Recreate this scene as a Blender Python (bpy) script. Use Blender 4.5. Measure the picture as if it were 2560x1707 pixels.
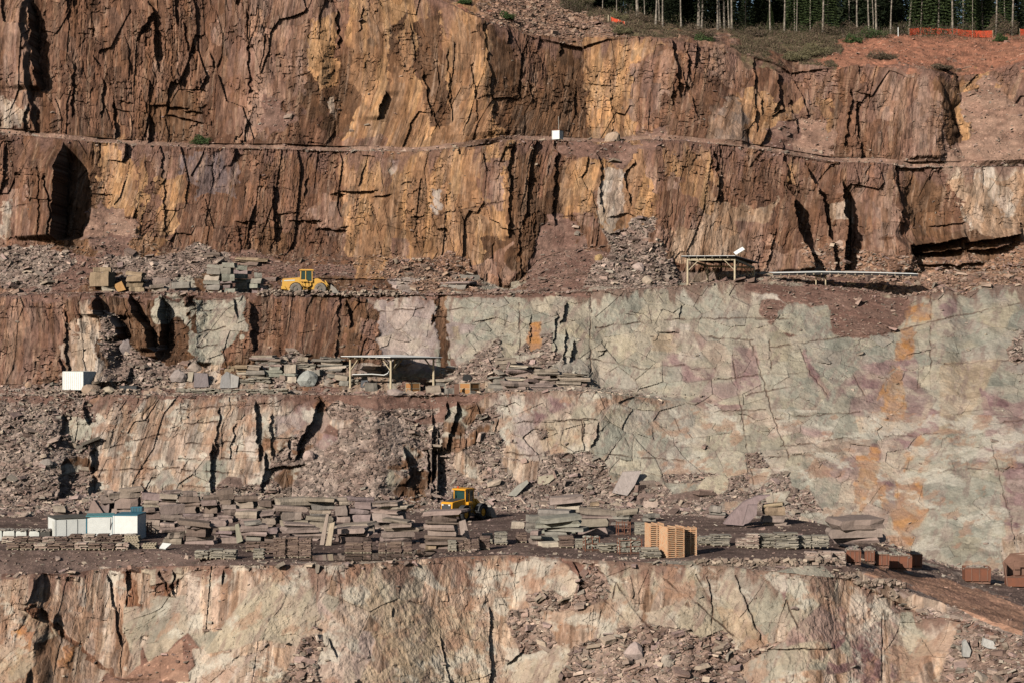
import bpy, math, random, time
import numpy as np
T0 = time.time()
SC = bpy.context.scene
for _o in list(bpy.data.objects): bpy.data.objects.remove(_o)

# ---------------- camera ----------------
F = 4700.0                      # focal length in photo pixels (photo 2560 x 1707)
EYE = 25.0                      # eye height above datum
cam_d = bpy.data.cameras.new("camera"); cam = bpy.data.objects.new("camera", cam_d)
SC.collection.objects.link(cam); SC.camera = cam
cam.location = (0, 0, EYE); cam.rotation_euler = (math.radians(90), 0, 0)
cam_d.sensor_width = 36.0; cam_d.lens = 36.0 * F / 2560.0
cam_d.clip_start = 1.0; cam_d.clip_end = 3000.0

# ---------------- sky and sun ----------------
SUN_DIR = np.array([-0.53, -0.77, 0.42]); SUN_DIR /= np.linalg.norm(SUN_DIR)   # towards the sun
W = bpy.data.worlds.new("World"); SC.world = W; W.use_nodes = True
nt = W.node_tree
bg = nt.nodes["Background"]
sky = nt.nodes.new("ShaderNodeTexSky"); sky.sky_type = 'NISHITA'; sky.sun_disc = False
sky.sun_elevation = math.asin(SUN_DIR[2])
sky.sun_rotation = math.atan2(SUN_DIR[0], SUN_DIR[1])
nt.links.new(sky.outputs[0], bg.inputs[0]); bg.inputs[1].default_value = 0.05
sl = bpy.data.lights.new("sun", 'SUN'); sl.energy = 5.0; sl.angle = math.radians(0.5); sl.color = (1.0, 0.93, 0.83)
so = bpy.data.objects.new("sun", sl); SC.collection.objects.link(so)
from mathutils import Vector, Matrix, Euler
so.rotation_euler = Vector(SUN_DIR).to_track_quat('Z', 'Y').to_euler()
so.location = (-300, -200, 200)
SC.view_settings.view_transform = 'Standard'; SC.view_settings.look = 'None'
SC.view_settings.exposure = 0.0; SC.view_settings.gamma = 1.0
SC.cycles.max_bounces = 4; SC.cycles.diffuse_bounces = 0; SC.cycles.glossy_bounces = 2
SC.cycles.transmission_bounces = 3; SC.cycles.transparent_max_bounces = 6

RNG = np.random.default_rng(11)
random.seed(5)

# ---------------- numpy noise ----------------
_TAB = RNG.random((8, 256, 256)).astype(np.float32)
def vnoise(x, y, s=0):
    x = np.asarray(x, np.float32); y = np.asarray(y, np.float32)
    xi = np.floor(x); yi = np.floor(y)
    fx = x - xi; fy = y - yi
    xi = xi.astype(np.int32) & 255; yi = yi.astype(np.int32) & 255
    x1 = (xi + 1) & 255; y1 = (yi + 1) & 255
    fx = fx * fx * (3 - 2 * fx); fy = fy * fy * (3 - 2 * fy)
    t = _TAB[s % 8]
    a = t[yi, xi]; b = t[yi, x1]; c = t[y1, xi]; d = t[y1, x1]
    a = a + (b - a) * fx; c = c + (d - c) * fx
    return a + (c - a) * fy
def fbm(x, y, o=4, s=0, g=0.5):
    r = 0; a = 1.0; n = 0
    for i in range(o):
        r = r + a * vnoise(x + 17.3 * i + 31.7 * s, y + 9.1 * i + 11.9 * s, s + i); n += a
        x = x * 2.03; y = y * 2.03; a *= g
    return r / n
def worley(x, y, s=0, jit=0.9, cheb=True):
    """returns F1, F2, cell random a, cell random b, dx, dy"""
    x = np.asarray(x, np.float32); y = np.asarray(y, np.float32)
    xi = np.floor(x).astype(np.int32); yi = np.floor(y).astype(np.int32)
    f1 = np.full(x.shape, 9., np.float32); f2 = f1.copy()
    ra = np.zeros(x.shape, np.float32); rb = ra.copy(); bx = ra.copy(); by = ra.copy()
    ta, tb, tc, td = _TAB[s % 8], _TAB[(s + 1) % 8], _TAB[(s + 2) % 8], _TAB[(s + 3) % 8]
    off = 37 * s
    for j in (-1, 0, 1):
        for i in (-1, 0, 1):
            cx = (xi + i + off) & 255; cy = (yi + j + off * 3) & 255
            dx = (xi + i + 0.5 + (ta[cy, cx] - 0.5) * jit) - x
            dy = (yi + j + 0.5 + (tb[cy, cx] - 0.5) * jit) - y
            d = np.maximum(np.abs(dx), np.abs(dy)) if cheb else np.sqrt(dx * dx + dy * dy)
            m = d < f1
            f2 = np.where(m, f1, np.minimum(f2, d))
            f1 = np.where(m, d, f1)
            ra = np.where(m, tc[cy, cx], ra); rb = np.where(m, td[cy, cx], rb)
            bx = np.where(m, dx, bx); by = np.where(m, dy, by)
    return f1, f2, ra, rb, bx, by
def sstep(a, b, x):
    t = np.clip((x - a) / (b - a), 0, 1); return t * t * (3 - 2 * t)

# ---------------- materials ----------------
def mat(name, col=(0.5, 0.5, 0.5), rough=0.85, metal=0.0, attr=False, var=0.15, scale=3.0, bump=0.0, bscale=20.0, spec=0.3, col2=None):
    m = bpy.data.materials.new(name); m.use_nodes = True
    n = m.node_tree; L = n.links; b = n.nodes["Principled BSDF"]
    b.inputs["Roughness"].default_value = rough; b.inputs["Metallic"].default_value = metal
    b.inputs["Specular IOR Level"].default_value = spec
    geo = n.nodes.new("ShaderNodeNewGeometry")
    tc = n.nodes.new("ShaderNodeTexCoord")
    no = n.nodes.new("ShaderNodeTexNoise"); no.inputs["Scale"].default_value = scale; no.inputs["Detail"].default_value = 6
    L.new(geo.outputs["Position"] if attr else tc.outputs["Object"], no.inputs["Vector"])
    if col2 is not None:
        mx = n.nodes.new("ShaderNodeMix"); mx.data_type = 'RGBA'
        mx.inputs["A"].default_value = (*col, 1); mx.inputs["B"].default_value = (*col2, 1)
        rp = n.nodes.new("ShaderNodeMapRange"); rp.inputs["From Min"].default_value = 0.42; rp.inputs["From Max"].default_value = 0.6
        L.new(no.outputs["Fac"], rp.inputs["Value"]); L.new(rp.outputs[0], mx.inputs["Factor"]); src = mx.outputs["Result"]
    elif attr:
        a = n.nodes.new("ShaderNodeAttribute"); a.attribute_name = "Col"; src = a.outputs["Color"]
    else:
        r = n.nodes.new("ShaderNodeRGB"); r.outputs[0].default_value = (*col, 1); src = r.outputs[0]
    mr = n.nodes.new("ShaderNodeMapRange"); mr.inputs["From Min"].default_value = 0.25; mr.inputs["From Max"].default_value = 0.75
    mr.inputs["To Min"].default_value = 1 - var; mr.inputs["To Max"].default_value = 1 + var
    L.new(no.outputs["Fac"], mr.inputs["Value"])
    vm = n.nodes.new("ShaderNodeVectorMath"); vm.operation = 'SCALE'
    L.new(src, vm.inputs[0]); L.new(mr.outputs[0], vm.inputs["Scale"]); L.new(vm.outputs[0], b.inputs["Base Color"])
    if bump > 0:
        nb = n.nodes.new("ShaderNodeTexNoise"); nb.inputs["Scale"].default_value = bscale; nb.inputs["Detail"].default_value = 5
        L.new(geo.outputs["Position"] if attr else tc.outputs["Object"], nb.inputs["Vector"])
        bp = n.nodes.new("ShaderNodeBump"); bp.inputs["Strength"].default_value = 1.0; bp.inputs["Distance"].default_value = bump
        L.new(nb.outputs["Fac"], bp.inputs["Height"]); L.new(bp.outputs[0], b.inputs["Normal"])
    return m

def rock_mat():
    m = bpy.data.materials.new("quarry_rock"); m.use_nodes = True
    n = m.node_tree; L = n.links; b = n.nodes["Principled BSDF"]
    b.inputs["Roughness"].default_value = .92; b.inputs["Specular IOR Level"].default_value = .12
    geo = n.nodes.new("ShaderNodeNewGeometry")
    at = n.nodes.new("ShaderNodeAttribute"); at.attribute_name = "Col"
    def noise(sc, vec_scale, det=6):
        mp = n.nodes.new("ShaderNodeVectorMath"); mp.operation = 'MULTIPLY'; mp.inputs[1].default_value = vec_scale
        L.new(geo.outputs["Position"], mp.inputs[0])
        no = n.nodes.new("ShaderNodeTexNoise"); no.inputs["Scale"].default_value = sc; no.inputs["Detail"].default_value = det
        no.inputs["Roughness"].default_value = .62
        L.new(mp.outputs[0], no.inputs["Vector"]); return no.outputs["Fac"]
    st = noise(3.2, (1, .5, .24), 7); iso = noise(2.2, (1, 1, 1), 7)
    mx = n.nodes.new("ShaderNodeMix"); mx.data_type = 'FLOAT'
    L.new(at.outputs["Alpha"], mx.inputs["Factor"]); L.new(iso, mx.inputs["A"]); L.new(st, mx.inputs["B"])
    am = n.nodes.new("ShaderNodeMapRange"); am.inputs["To Min"].default_value = .20; am.inputs["To Max"].default_value = .40
    L.new(at.outputs["Alpha"], am.inputs["Value"])
    c0 = n.nodes.new("ShaderNodeMath"); c0.operation = 'SUBTRACT'; L.new(mx.outputs["Result"], c0.inputs[0]); c0.inputs[1].default_value = .5
    c1 = n.nodes.new("ShaderNodeMath"); c1.operation = 'MULTIPLY'; L.new(c0.outputs[0], c1.inputs[0]); L.new(am.outputs[0], c1.inputs[1])
    c2 = n.nodes.new("ShaderNodeMath"); c2.operation = 'MULTIPLY_ADD'; L.new(c1.outputs[0], c2.inputs[0]); c2.inputs[1].default_value = 4.0; c2.inputs[2].default_value = 1.0
    vm = n.nodes.new("ShaderNodeVectorMath"); vm.operation = 'SCALE'
    L.new(at.outputs["Color"], vm.inputs[0]); L.new(c2.outputs[0], vm.inputs["Scale"])
    L.new(vm.outputs[0], b.inputs["Base Color"])
    bp = n.nodes.new("ShaderNodeBump"); bp.inputs["Strength"].default_value = 1.0; bp.inputs["Distance"].default_value = .13
    L.new(mx.outputs["Result"], bp.inputs["Height"]); L.new(bp.outputs[0], b.inputs["Normal"])
    return m

def np_mesh(name, co, faces, cols=None, smooth=False, loop_n=4):
    """co (n,3), faces (m,loop_n)"""
    me = bpy.data.meshes.new(name)
    n = len(co); m = len(faces)
    me.vertices.add(n); me.vertices.foreach_set("co", np.ascontiguousarray(co, np.float32).ravel())
    me.loops.add(m * loop_n); me.loops.foreach_set("vertex_index", np.ascontiguousarray(faces, np.int32).ravel())
    me.polygons.add(m); me.polygons.foreach_set("loop_start", np.arange(0, m * loop_n, loop_n, dtype=np.int32))
    me.polygons.foreach_set("loop_total", np.full(m, loop_n, np.int32))
    me.polygons.foreach_set("use_smooth", np.full(m, smooth))
    me.update(calc_edges=True)
    if cols is not None:
        ca = me.color_attributes.new("Col", 'FLOAT_COLOR', 'POINT')
        c4 = np.ones((n, 4), np.float32); c4[:, :cols.shape[1]] = cols
        ca.data.foreach_set("color", c4.ravel())
    return me

def link(name, me, material=None, kind=None, label=None, cat=None, group=None, parent=None, loc=None):
    o = bpy.data.objects.new(name, me); SC.collection.objects.link(o)
    if material is not None: me.materials.clear(); me.materials.append(material)
    if kind: o["kind"] = kind
    if label: o["label"] = label
    if cat: o["category"] = cat
    if group: o["group"] = group
    if parent is not None: o.parent = parent
    if loc is not None: o.location = loc
    return o
# ---------------- terrain: knot lines read as (photo px, photo py) and distance ----------------
def Z2P(r, pts):                # coordinates of a study window -> photo px
    ox, oy, s = {'A': (0, 0, 2.613), 'B': (850, 0, 2.613), 'C': (1700, 0, 2.613), 'D': (0, 550, 2.613), 'E': (850, 550, 2.613),
                 'F': (1700, 550, 2.613), 'G': (0, 1107, 2.613), 'H': (850, 1107, 2.613), 'I': (1700, 1107, 2.613), 'V': (0, 0, 0.9188), 'J': (1500, 625, 2.219)}[r]
    return np.array([(ox + x / s, oy + y / s) for x, y in pts], float)
def LN(*pts): return np.array(pts, float)
# py lines
L_c5 = LN((-300,1440),(0,1432),(107,1432),(150,1436),(230,1425),(325,1417),(478,1413),(612,1413),(850,1413),(984,1402),(1118,1390),(1271,1384),(1386,1390),(1539,1398),(1710,1409),(1815,1413),(1968,1432),(2121,1448),(2236,1500),(2300,1535),(2427,1555),(2560,1600),(2900,1720))
L_f4a = LN((-300,1375),(0,1375),(110,1378),(230,1372),(400,1376),(500,1392),(612,1404),(850,1406),(984,1398),(1118,1386),(1271,1380),(1386,1386),(1539,1393),(1710,1402),(1815,1404),(1968,1412),(2121,1428),(2236,1462),(2300,1490),(2427,1530),(2560,1580),(2900,1690))
L_f4b = LN((-300,1310),(0,1310),(200,1295),(500,1290),(900,1300),(1100,1296),(1300,1295),(1600,1300),(1850,1330),(2050,1352),(2236,1385),(2312,1400),(2408,1428),(2504,1440),(2560,1445),(2900,1470))
L_t4 = LN((-300,1270),(0,1262),(115,1258),(230,1225),(536,1229),(765,1237),(850,1235),(1041,1235),(1233,1240),(1347,1245),(1577,1250),(1700,1262),(1968,1290),(2083,1325),(2236,1363),(2312,1395),(2408,1422),(2504,1432),(2560,1436),(2900,1450))
L_c4 = LN((-300,992),(0,990),(230,986),(497,988),(765,986),(1080,988),(1214,982),(1271,979),(1424,975),(1500,982),(1577,990),(1710,1003),(1900,1020),(2560,1040),(2900,1040))
L_t3 = LN((-300,963),(0,961),(153,958),(325,950),(497,930),(612,912),(860,915),(1003,940),(1118,925),(1194,915),(1386,915),(1470,940),(1500,967),(1596,971),(1710,985),(1900,1000),(2560,1020),(2900,1020))
L_c3 = LN((-300,742),(0,741),(115,736),(237,734),(574,732),(765,737),(1118,737),(1252,734),(1462,730),(1710,718),(1800,703),(1930,703),(2044,714),(2197,730),(2255,745),(2331,726),(2370,718),(2408,741),(2465,714),(2560,714),(2900,714))
L_t2 = LN((-300,625),(0,623),(344,612),(574,630),(860,638),(960,640),(1041,662),(1194,700),(1271,728),(1300,700),(1347,650),(1420,625),(1530,612),(1620,640),(1700,707),(1750,706),(1906,680),(2100,690),(2297,684),(2560,676),(2900,676))
L_c2 = LN((-300,325),(0,333),(46,337),(115,345),(230,354),(345,363),(500,369),(650,371),(860,377),(1041,381),(1194,367),(1271,354),(1386,350),(1500,356),(1615,350),(1710,354),(1853,367),(1960,383),(2083,404),(2197,408),(2274,419),(2560,417),(2900,417))
L_c1 = LN((-300,-120),(700,-90),(950,-60),(1060,-20),(1099,0),(1135,15),(1175,38),(1210,54),(1267,73),(1340,92),(1424,107),(1462,111),(1520,96),(1596,90),(1673,99),(1700,105),(1765,117),(1834,119),(1853,134),(1937,153),(1983,178),(2083,168),(2236,165),(2274,172),(2380,190),(2465,184),(2560,153),(2900,150))
L_h = LN((-300,-260),(700,-220),(1100,-90),(1250,-40),(1424,10),(1539,40),(1710,70),(1850,80),(2043,86),(2150,92),(2236,86),(2330,84),(2460,90),(2560,92),(2900,92))
def ev(l, x): return np.interp(x, l[:, 0], l[:, 1])
H4 = -18.6
def Dl(*p): return np.array(p, float)
D_c5 = Dl((-300,165),(1800,165),(2100,163),(2236,158),(2400,153),(2560,148),(2900,140))
D_bot = Dl((-300,157),(1800,157),(2400,149),(2900,134))
D_t4 = Dl((-300,214),(1500,214),(1900,208),(2236,200),(2408,192),(2560,188),(2900,186))
D_c4 = Dl((-300,222),(1500,222),(1800,228),(2560,226),(2900,226))
D_t3 = Dl((-300,231),(1400,231),(1600,231),(1800,229),(2560,227),(2900,227))
D_c3 = Dl((-300,240),(1500,242),(1800,248),(2560,252),(2900,252))
D_t2 = Dl((-300,254),(1500,256),(2560,262),(2900,262))
D_c2 = Dl((-300,263),(1500,265),(2560,270),(2900,270))
D_c1 = Dl((-300,278),(1300,280),(2560,284),(2900,284))
D_h = Dl((-300,300),(1300,312),(2560,318),(2900,318))

COLS = np.concatenate([np.linspace(-300, -20, 40), np.linspace(-15, 2575, 1620), np.linspace(2581, 2880, 40)])
nc = len(COLS)
def zof(py, D): return -(py - 853.5) * D / F
K = []      # list of (D, z) arrays per knot ; sections between
c = COLS
def knot(l, d): D = ev(d, c); return (D, zof(ev(l, c), D))
_f = F * 18.6 / (ev(L_f4a, c) - 853.5); _r = sstep(1950, 2300, c)
_f = np.convolve(np.pad(_f, 20, 'edge'), np.ones(41) / 41, 'valid')
f4aD_ = _f * (1 - _r) + (ev(D_c5, c) + 1.5) * _r
_d = f4aD_ - 1.3 - 2.6 * (1 - sstep(420, 520, c)); k_c5 = (_d, zof(ev(L_c5, c), _d))
_b = k_c5[0] - 8.0
k_bot = (_b, zof(1780 + 0 * c, _b))
k_deep = (_b - 4, k_bot[1] - 14)
# bench 4: floor at H4 on the left and middle; follows the pixels on the right (ramp)
ramp = sstep(1950, 2300, c)
f4aD = f4aD_ ; f4az_flat = H4 + 0 * c
f4a_z = f4az_flat * (1 - ramp) + zof(ev(L_f4a, c), f4aD) * ramp
f4bD = ev(D_t4, c) - np.interp(c, [0, 300, 1900, 2300, 2560], [16, 8, 10, 4, 3])
f4b_z = (H4 + 0 * c) * (1 - ramp) + zof(ev(L_f4b, c), f4bD) * ramp
k_t4 = knot(L_t4, D_t4); k_c4 = knot(L_c4, D_c4)
mid = sstep(1500, 1820, c)      # bench 3 dies out to the right into one continuous face
_p = np.convolve(np.pad(ev(L_c3, c), 15, 'edge'), np.ones(31) / 31, 'valid'); L_c3 = np.stack([c, _p], 1)
k_c3 = knot(L_c3, D_c3)
for _k, _l in ((0, L_c4),):
    m_ = -(ev(L_c4, c) - 853.5) / F
    tt_ = (m_ * k_t4[0] - k_t4[1]) / ((k_c3[1] - k_t4[1]) - m_ * (k_c3[0] - k_t4[0]))
    Ds = k_t4[0] + (k_c3[0] - k_t4[0]) * tt_
    nd = k_c4[0] * (1 - mid) + Ds * mid
    k_c4 = (nd, zof(ev(L_c4, c), nd))
f3D = k_c4[0] + 5.0 * (1 - mid) + 0.5; f3z = k_c4[1] * (1 - mid) + (k_c4[1] + 0.35) * mid
k_t3 = knot(L_t3, D_t3)
tD = np.maximum(k_t3[0], f3D + 0.4); k_t3 = (tD, zof(ev(L_t3, c), tD))
_m = -(ev(L_t3, c) - 853.5) / F; _t = (_m * k_t4[0] - k_t4[1]) / ((k_c3[1] - k_t4[1]) - _m * (k_c3[0] - k_t4[0])); _D = k_t4[0] + (k_c3[0] - k_t4[0]) * _t
_D = k_t3[0] * (1 - mid) + _D * mid; k_t3 = (_D, zof(ev(L_t3, c), _D))
f3D = f3D * (1 - mid) + (k_c4[0] + k_t3[0]) / 2 * mid; f3z = f3z * (1 - mid) + (k_c4[1] + k_t3[1]) / 2 * mid
k_c3 = knot(L_c3, D_c3)
f2D = k_c3[0] + 4.0; f2z = k_c3[1] + 0.05
k_t2 = knot(L_t2, D_t2); k_c2 = knot(L_c2, D_c2)
f1D = k_c2[0] + 5.0; f1z = k_c2[1] + 0.1
t1D = f1D + 1.5; t1z = f1z + 1.2
k_c1 = knot(L_c1, D_c1); k_h = knot(L_h, D_h)
g1 = (k_h[0] + 25, k_h[1] + 2.0); g2 = (k_h[0] + 170, k_h[1] + 8.0)
# (knot, rows in the section that ends at this knot, name, is face)
SECT = [(k_deep, 0, None, 0), (k_bot, 12, 'rock_face', 1), (k_c5, 235, 'rock_face', 1), ((f4aD, f4a_z), 26, 'bench_floor', 0),
        ((f4bD, f4b_z), 60, 'bench_floor', 0), (k_t4, 40, 'bench_floor', 0), (k_c4, 150, 'rock_face', 1), ((f3D, f3z), 16, 'bench_floor', 0),
        (k_t3, 36, 'bench_floor', 0), (k_c3, 150, 'rock_face', 1), ((f2D, f2z), 6, 'bench_floor', 0), (k_t2, 60, 'bench_floor', 0),
        (k_c2, 170, 'rock_face', 1), ((f1D, f1z), 8, 'bench_floor', 0), ((t1D, t1z), 5, 'bench_floor', 0), (k_c1, 225, 'rock_face', 1),
        (k_h, 70, 'hillside', 0), (g1, 10, 'hillside', 0), (g2, 12, 'hillside', 0)]
rows_D = []; rows_Z = []; rows_sec = []; rows_t = []
for si, (kn, nr, nm, fc) in enumerate(SECT):
    if si == 0:
        rows_D.append(kn[0]); rows_Z.append(kn[1]); rows_sec.append(1); rows_t.append(0.); continue
    p = SECT[si - 1][0]
    for i in range(1, nr + 1):
        t = i / nr
        rows_D.append(p[0] + (kn[0] - p[0]) * t); rows_Z.append(p[1] + (kn[1] - p[1]) * t); rows_sec.append(si); rows_t.append(t)
GY = np.array(rows_D, np.float32); GZ = np.array(rows_Z, np.float32)
SEC = np.array(rows_sec); ST = np.array(rows_t, np.float32)
nr_ = len(GY)
PX = np.broadcast_to(c.astype(np.float32), GY.shape)
GX = (PX - 1280) / F * GY
PY = 853.5 - F * GZ / GY
U = GX; V = GZ + 0.8 * GY
FACE = np.array([SECT[s][3] for s in SEC], np.float32)[:, None] * np.ones((1, nc), np.float32)
# displacement weight along -Y on floors: fades from the crest and grows to the toe
WD = FACE.copy()
for r in range(nr_):
    s = SEC[r]
    if SECT[s][3] == 0 and s > 0:
        prev_face = SECT[s - 1][3] == 1; next_face = s + 1 < len(SECT) and SECT[s + 1][3] == 1
        w = 0.0
        if prev_face: w = max(w, 1 - ST[r])
        if next_face: w = max(w, ST[r])
        WD[r, :] = w
FACE[(SEC == 7) | (SEC == 8)] = mid.astype(np.float32)[None, :]
WD[(SEC == 7) | (SEC == 8)] = np.maximum(WD[(SEC == 7) | (SEC == 8)], mid.astype(np.float32)[None, :])
# ---------------- colour letters ----------------
PAL = {  # letter: colour a, colour b, style (0 columnar, 1 slab, 2 rubble, 3 dirt, 4 vegetation)
 'o': ((.388,.226,.115), (.275,.158,.090), 0), 'n': ((.132,.071,.047), (.190,.104,.068), 0), 'k': ((.098,.054,.032), (.140,.078,.045), 0),  # k is stained dark rock; over caves and recesses it also paints their shade
 'r': ((.285,.180,.132), (.190,.108,.078), 0), 'c': ((.430,.350,.275), (.360,.275,.215), 0.6), 'g': ((.272,.270,.222), (.320,.308,.250), 1),
 'y': ((.372,.335,.252), (.325,.298,.235), 1), 'q': ((.215,.132,.130), (.280,.190,.178), 1), 'u': ((.420,.210,.080), (.340,.190,.105), 0.9),
 'w': ((.530,.465,.395), (.460,.410,.345), 1), 'd': ((.170,.100,.078), (.200,.125,.098), 3), 'e': ((.300,.235,.195), (.225,.165,.135), 2),
 'f': ((.300,.180,.120), (.220,.130,.090), 2), 'v': ((.130,.105,.060), (.165,.110,.075), 4), 'x': ((.150,.105,.088), (.185,.130,.108), 3),
 'R': ((.330,.150,.095), (.290,.140,.090), 3), 'P': ((.300,.195,.145), (.250,.155,.115), 3), 'j': ((.235,.165,.125), (.200,.140,.105), 0.8),
 'm': ((.190,.140,.130), (.150,.108,.100), 0.4), 't': ((.370,.262,.185), (.290,.190,.125), 0.3),
 'h': ((.410,.330,.235), (.350,.275,.195), 1), 'l': ((.390,.325,.290), (.330,.268,.245), 1),
 'a': ((.420,.345,.275), (.310,.225,.172), 0.4), 'z': ((.42,.245,.165), (.37,.215,.150), 3)}
LET = list(PAL); LI = {k: i for i, k in enumerate(LET)}
RUNS = [
 [(1,3),(6,1),(4,3),(2,0),(1,1),(1,0),(3,12),(9,13),(5,15)],
 [(1,3),(6,1),(3,3),(1,1),(2,0),(1,1),(1,0),(3,1),(2,0),(1,1),(2,3),(3,13),(6,15)],
 [(1,3),(6,1),(3,3),(1,2),(1,0),(1,1),(2,0),(1,1),(2,2),(2,0),(5,1),(1,3),(1,1),(2,3),(1,2),(1,0),(1,3)],
 [(1,3),(3,1),(2,2),(1,1),(1,3),(1,10),(1,1),(1,2),(4,0),(3,2),(2,0),(2,1),(1,3),(2,0),(1,3),(1,1),(2,3),(3,16)],
 [(2,1),(1,2),(1,0),(1,3),(6,1),(1,3),(4,0),(2,1),(1,10),(1,0),(1,10),(2,1),(2,10),(1,16),(2,1),(4,16)],
 [(2,1),(1,2),(1,0),(1,1),(1,3),(1,18),(4,1),(1,0),(1,3),(1,0),(1,3),(1,0),(1,1),(1,2),(2,0),(1,3),(1,0),(5,1),(1,3),(1,1),(3,4)],
 [(1,3),(1,1),(1,2),(1,10),(1,1),(1,0),(4,1),(1,3),(3,0),(1,3),(1,0),(2,2),(1,3),(1,0),(1,1),(1,3),(2,19),(2,1),(1,4),(3,1),(2,4)],
 [(1,3),(1,1),(1,2),(1,10),(1,0),(3,1),(1,2),(2,1),(1,0),(1,3),(2,0),(2,2),(1,10),(1,1),(1,11),(1,3),(2,19),(1,3),(3,1),(1,3),(1,1),(2,2),(1,3)],
 [(2,11),(1,10),(4,11),(4,10),(1,0),(2,12),(2,3),(1,2),(2,10),(2,11),(2,1),(2,3),(7,12)],
 [(2,3),(1,1),(2,2),(1,5),(1,2),(1,5),(3,2),(1,1),(2,21),(2,5),(3,6),(1,5),(1,6),(2,5),(2,6),(3,10),(2,6),(2,5)],
 [(2,3),(1,4),(3,2),(1,5),(1,1),(3,2),(1,1),(2,21),(1,5),(1,6),(1,5),(1,6),(2,5),(2,6),(2,5),(2,6),(2,5),(1,6),(3,5)],
 [(2,3),(1,4),(3,11),(1,4),(1,2),(2,11),(2,4),(2,5),(3,11),(1,6),(1,5),(2,6),(1,7),(1,4),(1,6),(2,5),(1,7),(1,7),(1,5),(1,6),(2,5)],
 [(3,11),(3,22),(1,4),(2,22),(1,1),(4,10),(1,5),(1,4),(1,7),(1,4),(2,6),(1,5),(1,6),(1,7),(2,6),(1,5),(1,7),(1,4),(1,7),(1,5),(1,6),(1,5)],
 [(2,11),(1,5),(1,2),(2,22),(1,4),(1,5),(1,4),(1,7),(1,4),(3,11),(1,2),(1,11),(3,4),(1,6),(2,5),(2,6),(1,4),(1,6),(1,5),(1,6),(2,7),(2,5)],
 [(2,11),(1,2),(2,22),(1,4),(1,5),(1,4),(1,2),(2,11),(1,6),(1,2),(1,11),(1,4),(3,11),(3,6),(1,5),(3,6),(1,5),(2,7),(1,4),(2,5),(1,7)],
 [(3,11),(2,22),(2,5),(5,11),(1,2),(12,11),(1,5),(2,4),(2,5),(2,7)],
 [(1,11),(22,14),(2,11),(1,5),(2,4),(3,5),(1,4)],
 [(23,14),(3,11),(6,14)],
 [(1,4),(3,22),(1,1),(1,6),(2,4),(2,6),(1,4),(2,20),(4,4),(1,9),(1,4),(1,6),(1,5),(2,6),(1,5),(1,6),(1,5),(1,4),(1,4),(3,11),(1,14)],
 [(1,4),(1,20),(2,22),(1,6),(1,5),(1,4),(2,6),(1,5),(2,4),(3,20),(1,4),(1,11),(1,4),(1,11),(1,6),(1,4),(2,6),(2,5),(1,7),(1,4),(1,7),(1,5),(1,6),(2,11)],
 [(1,20),(1,19),(2,22),(1,6),(1,10),(1,4),(1,6),(1,4),(1,11),(1,21),(1,4),(3,20),(1,4),(2,6),(3,11),(1,4),(1,11),(1,4),(1,5),(1,6),(1,5),(2,7),(1,5),(1,6),(1,11)],
 [(2,19),(1,22),(3,10),(1,9),(1,4),(1,6),(1,11),(1,21),(1,4),(3,20),(3,6),(4,11),(1,4),(2,5),(1,4),(1,7),(1,4),(1,5),(1,4),(2,11)]]
MAPI = []
for _r in RUNS:
    _l = []
    for _n, _k in _r: _l += [_k] * _n
    MAPI.append((_l + [_l[-1]] * 32)[:32])
MAPI = np.array(MAPI)
wx = (fbm(U / 5, V / 7, 4, 1) - .5) * 130 + (fbm(U / 1.0, V / 2.2, 3, 2) - .5) * 46
wy = (fbm(U / 6, V / 6, 4, 3) - .5) * 150 + (fbm(U / 1.2, V / 1.5, 3, 4) - .5) * 30
# plates (grey and pink zones): cells give the patches of colour their straight outlines
su = U - 0.26 * V + (vnoise(U / 11, V / 11, 2) - .5) * 5; sv = V + 0.13 * U + (vnoise(U / 9, V / 12, 6) - .5) * 3
PL1 = worley(su / 3.0, sv / 4.6, 1, .95, False)
PL2 = worley((U + .22 * V) / 1.9 + 7, (V - .1 * U) / 2.4, 3, .95, False)
seamS = PL1[1] - PL1[0]; sa = PL1[2]; sb = PL1[3]; seamS2 = PL2[1] - PL2[0]; sa2 = PL2[2]; sb2 = PL2[3]
ppm = F / GY
zone = (sstep(1000, 1250, PX) * sstep(640, 720, PY)) > .5
zone |= (PY > 1000) & (PX > 350)
cx_ = (PL1[4] * 3.0) * ppm + (sb - .5) * 90; cy_ = -(PL1[5] * 4.6) * ppm * .9 + (sa - .5) * 90
wx = np.where(zone, cx_ + (vnoise(U * 1.3, V * 1.3, 3) - .5) * 8, wx); wy = np.where(zone, cy_, wy)
mi = np.clip(((PY + wy) / 80).astype(int), 0, 21); mj = np.clip(((PX + wx) / 80).astype(int), 0, 31)
_lo = {1: 18, 2: 18, 6: 12, 9: 9, 12: 4, 15: 0}; _hi = {1: 21, 2: 21, 6: 16, 9: 12, 12: 8, 15: 4}
for _s in _lo:
    _q = SEC == _s; mi[_q] = np.clip(mi[_q], _lo[_s], _hi[_s])
LAB = MAPI[mi, mj].astype(np.int16)
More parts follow.
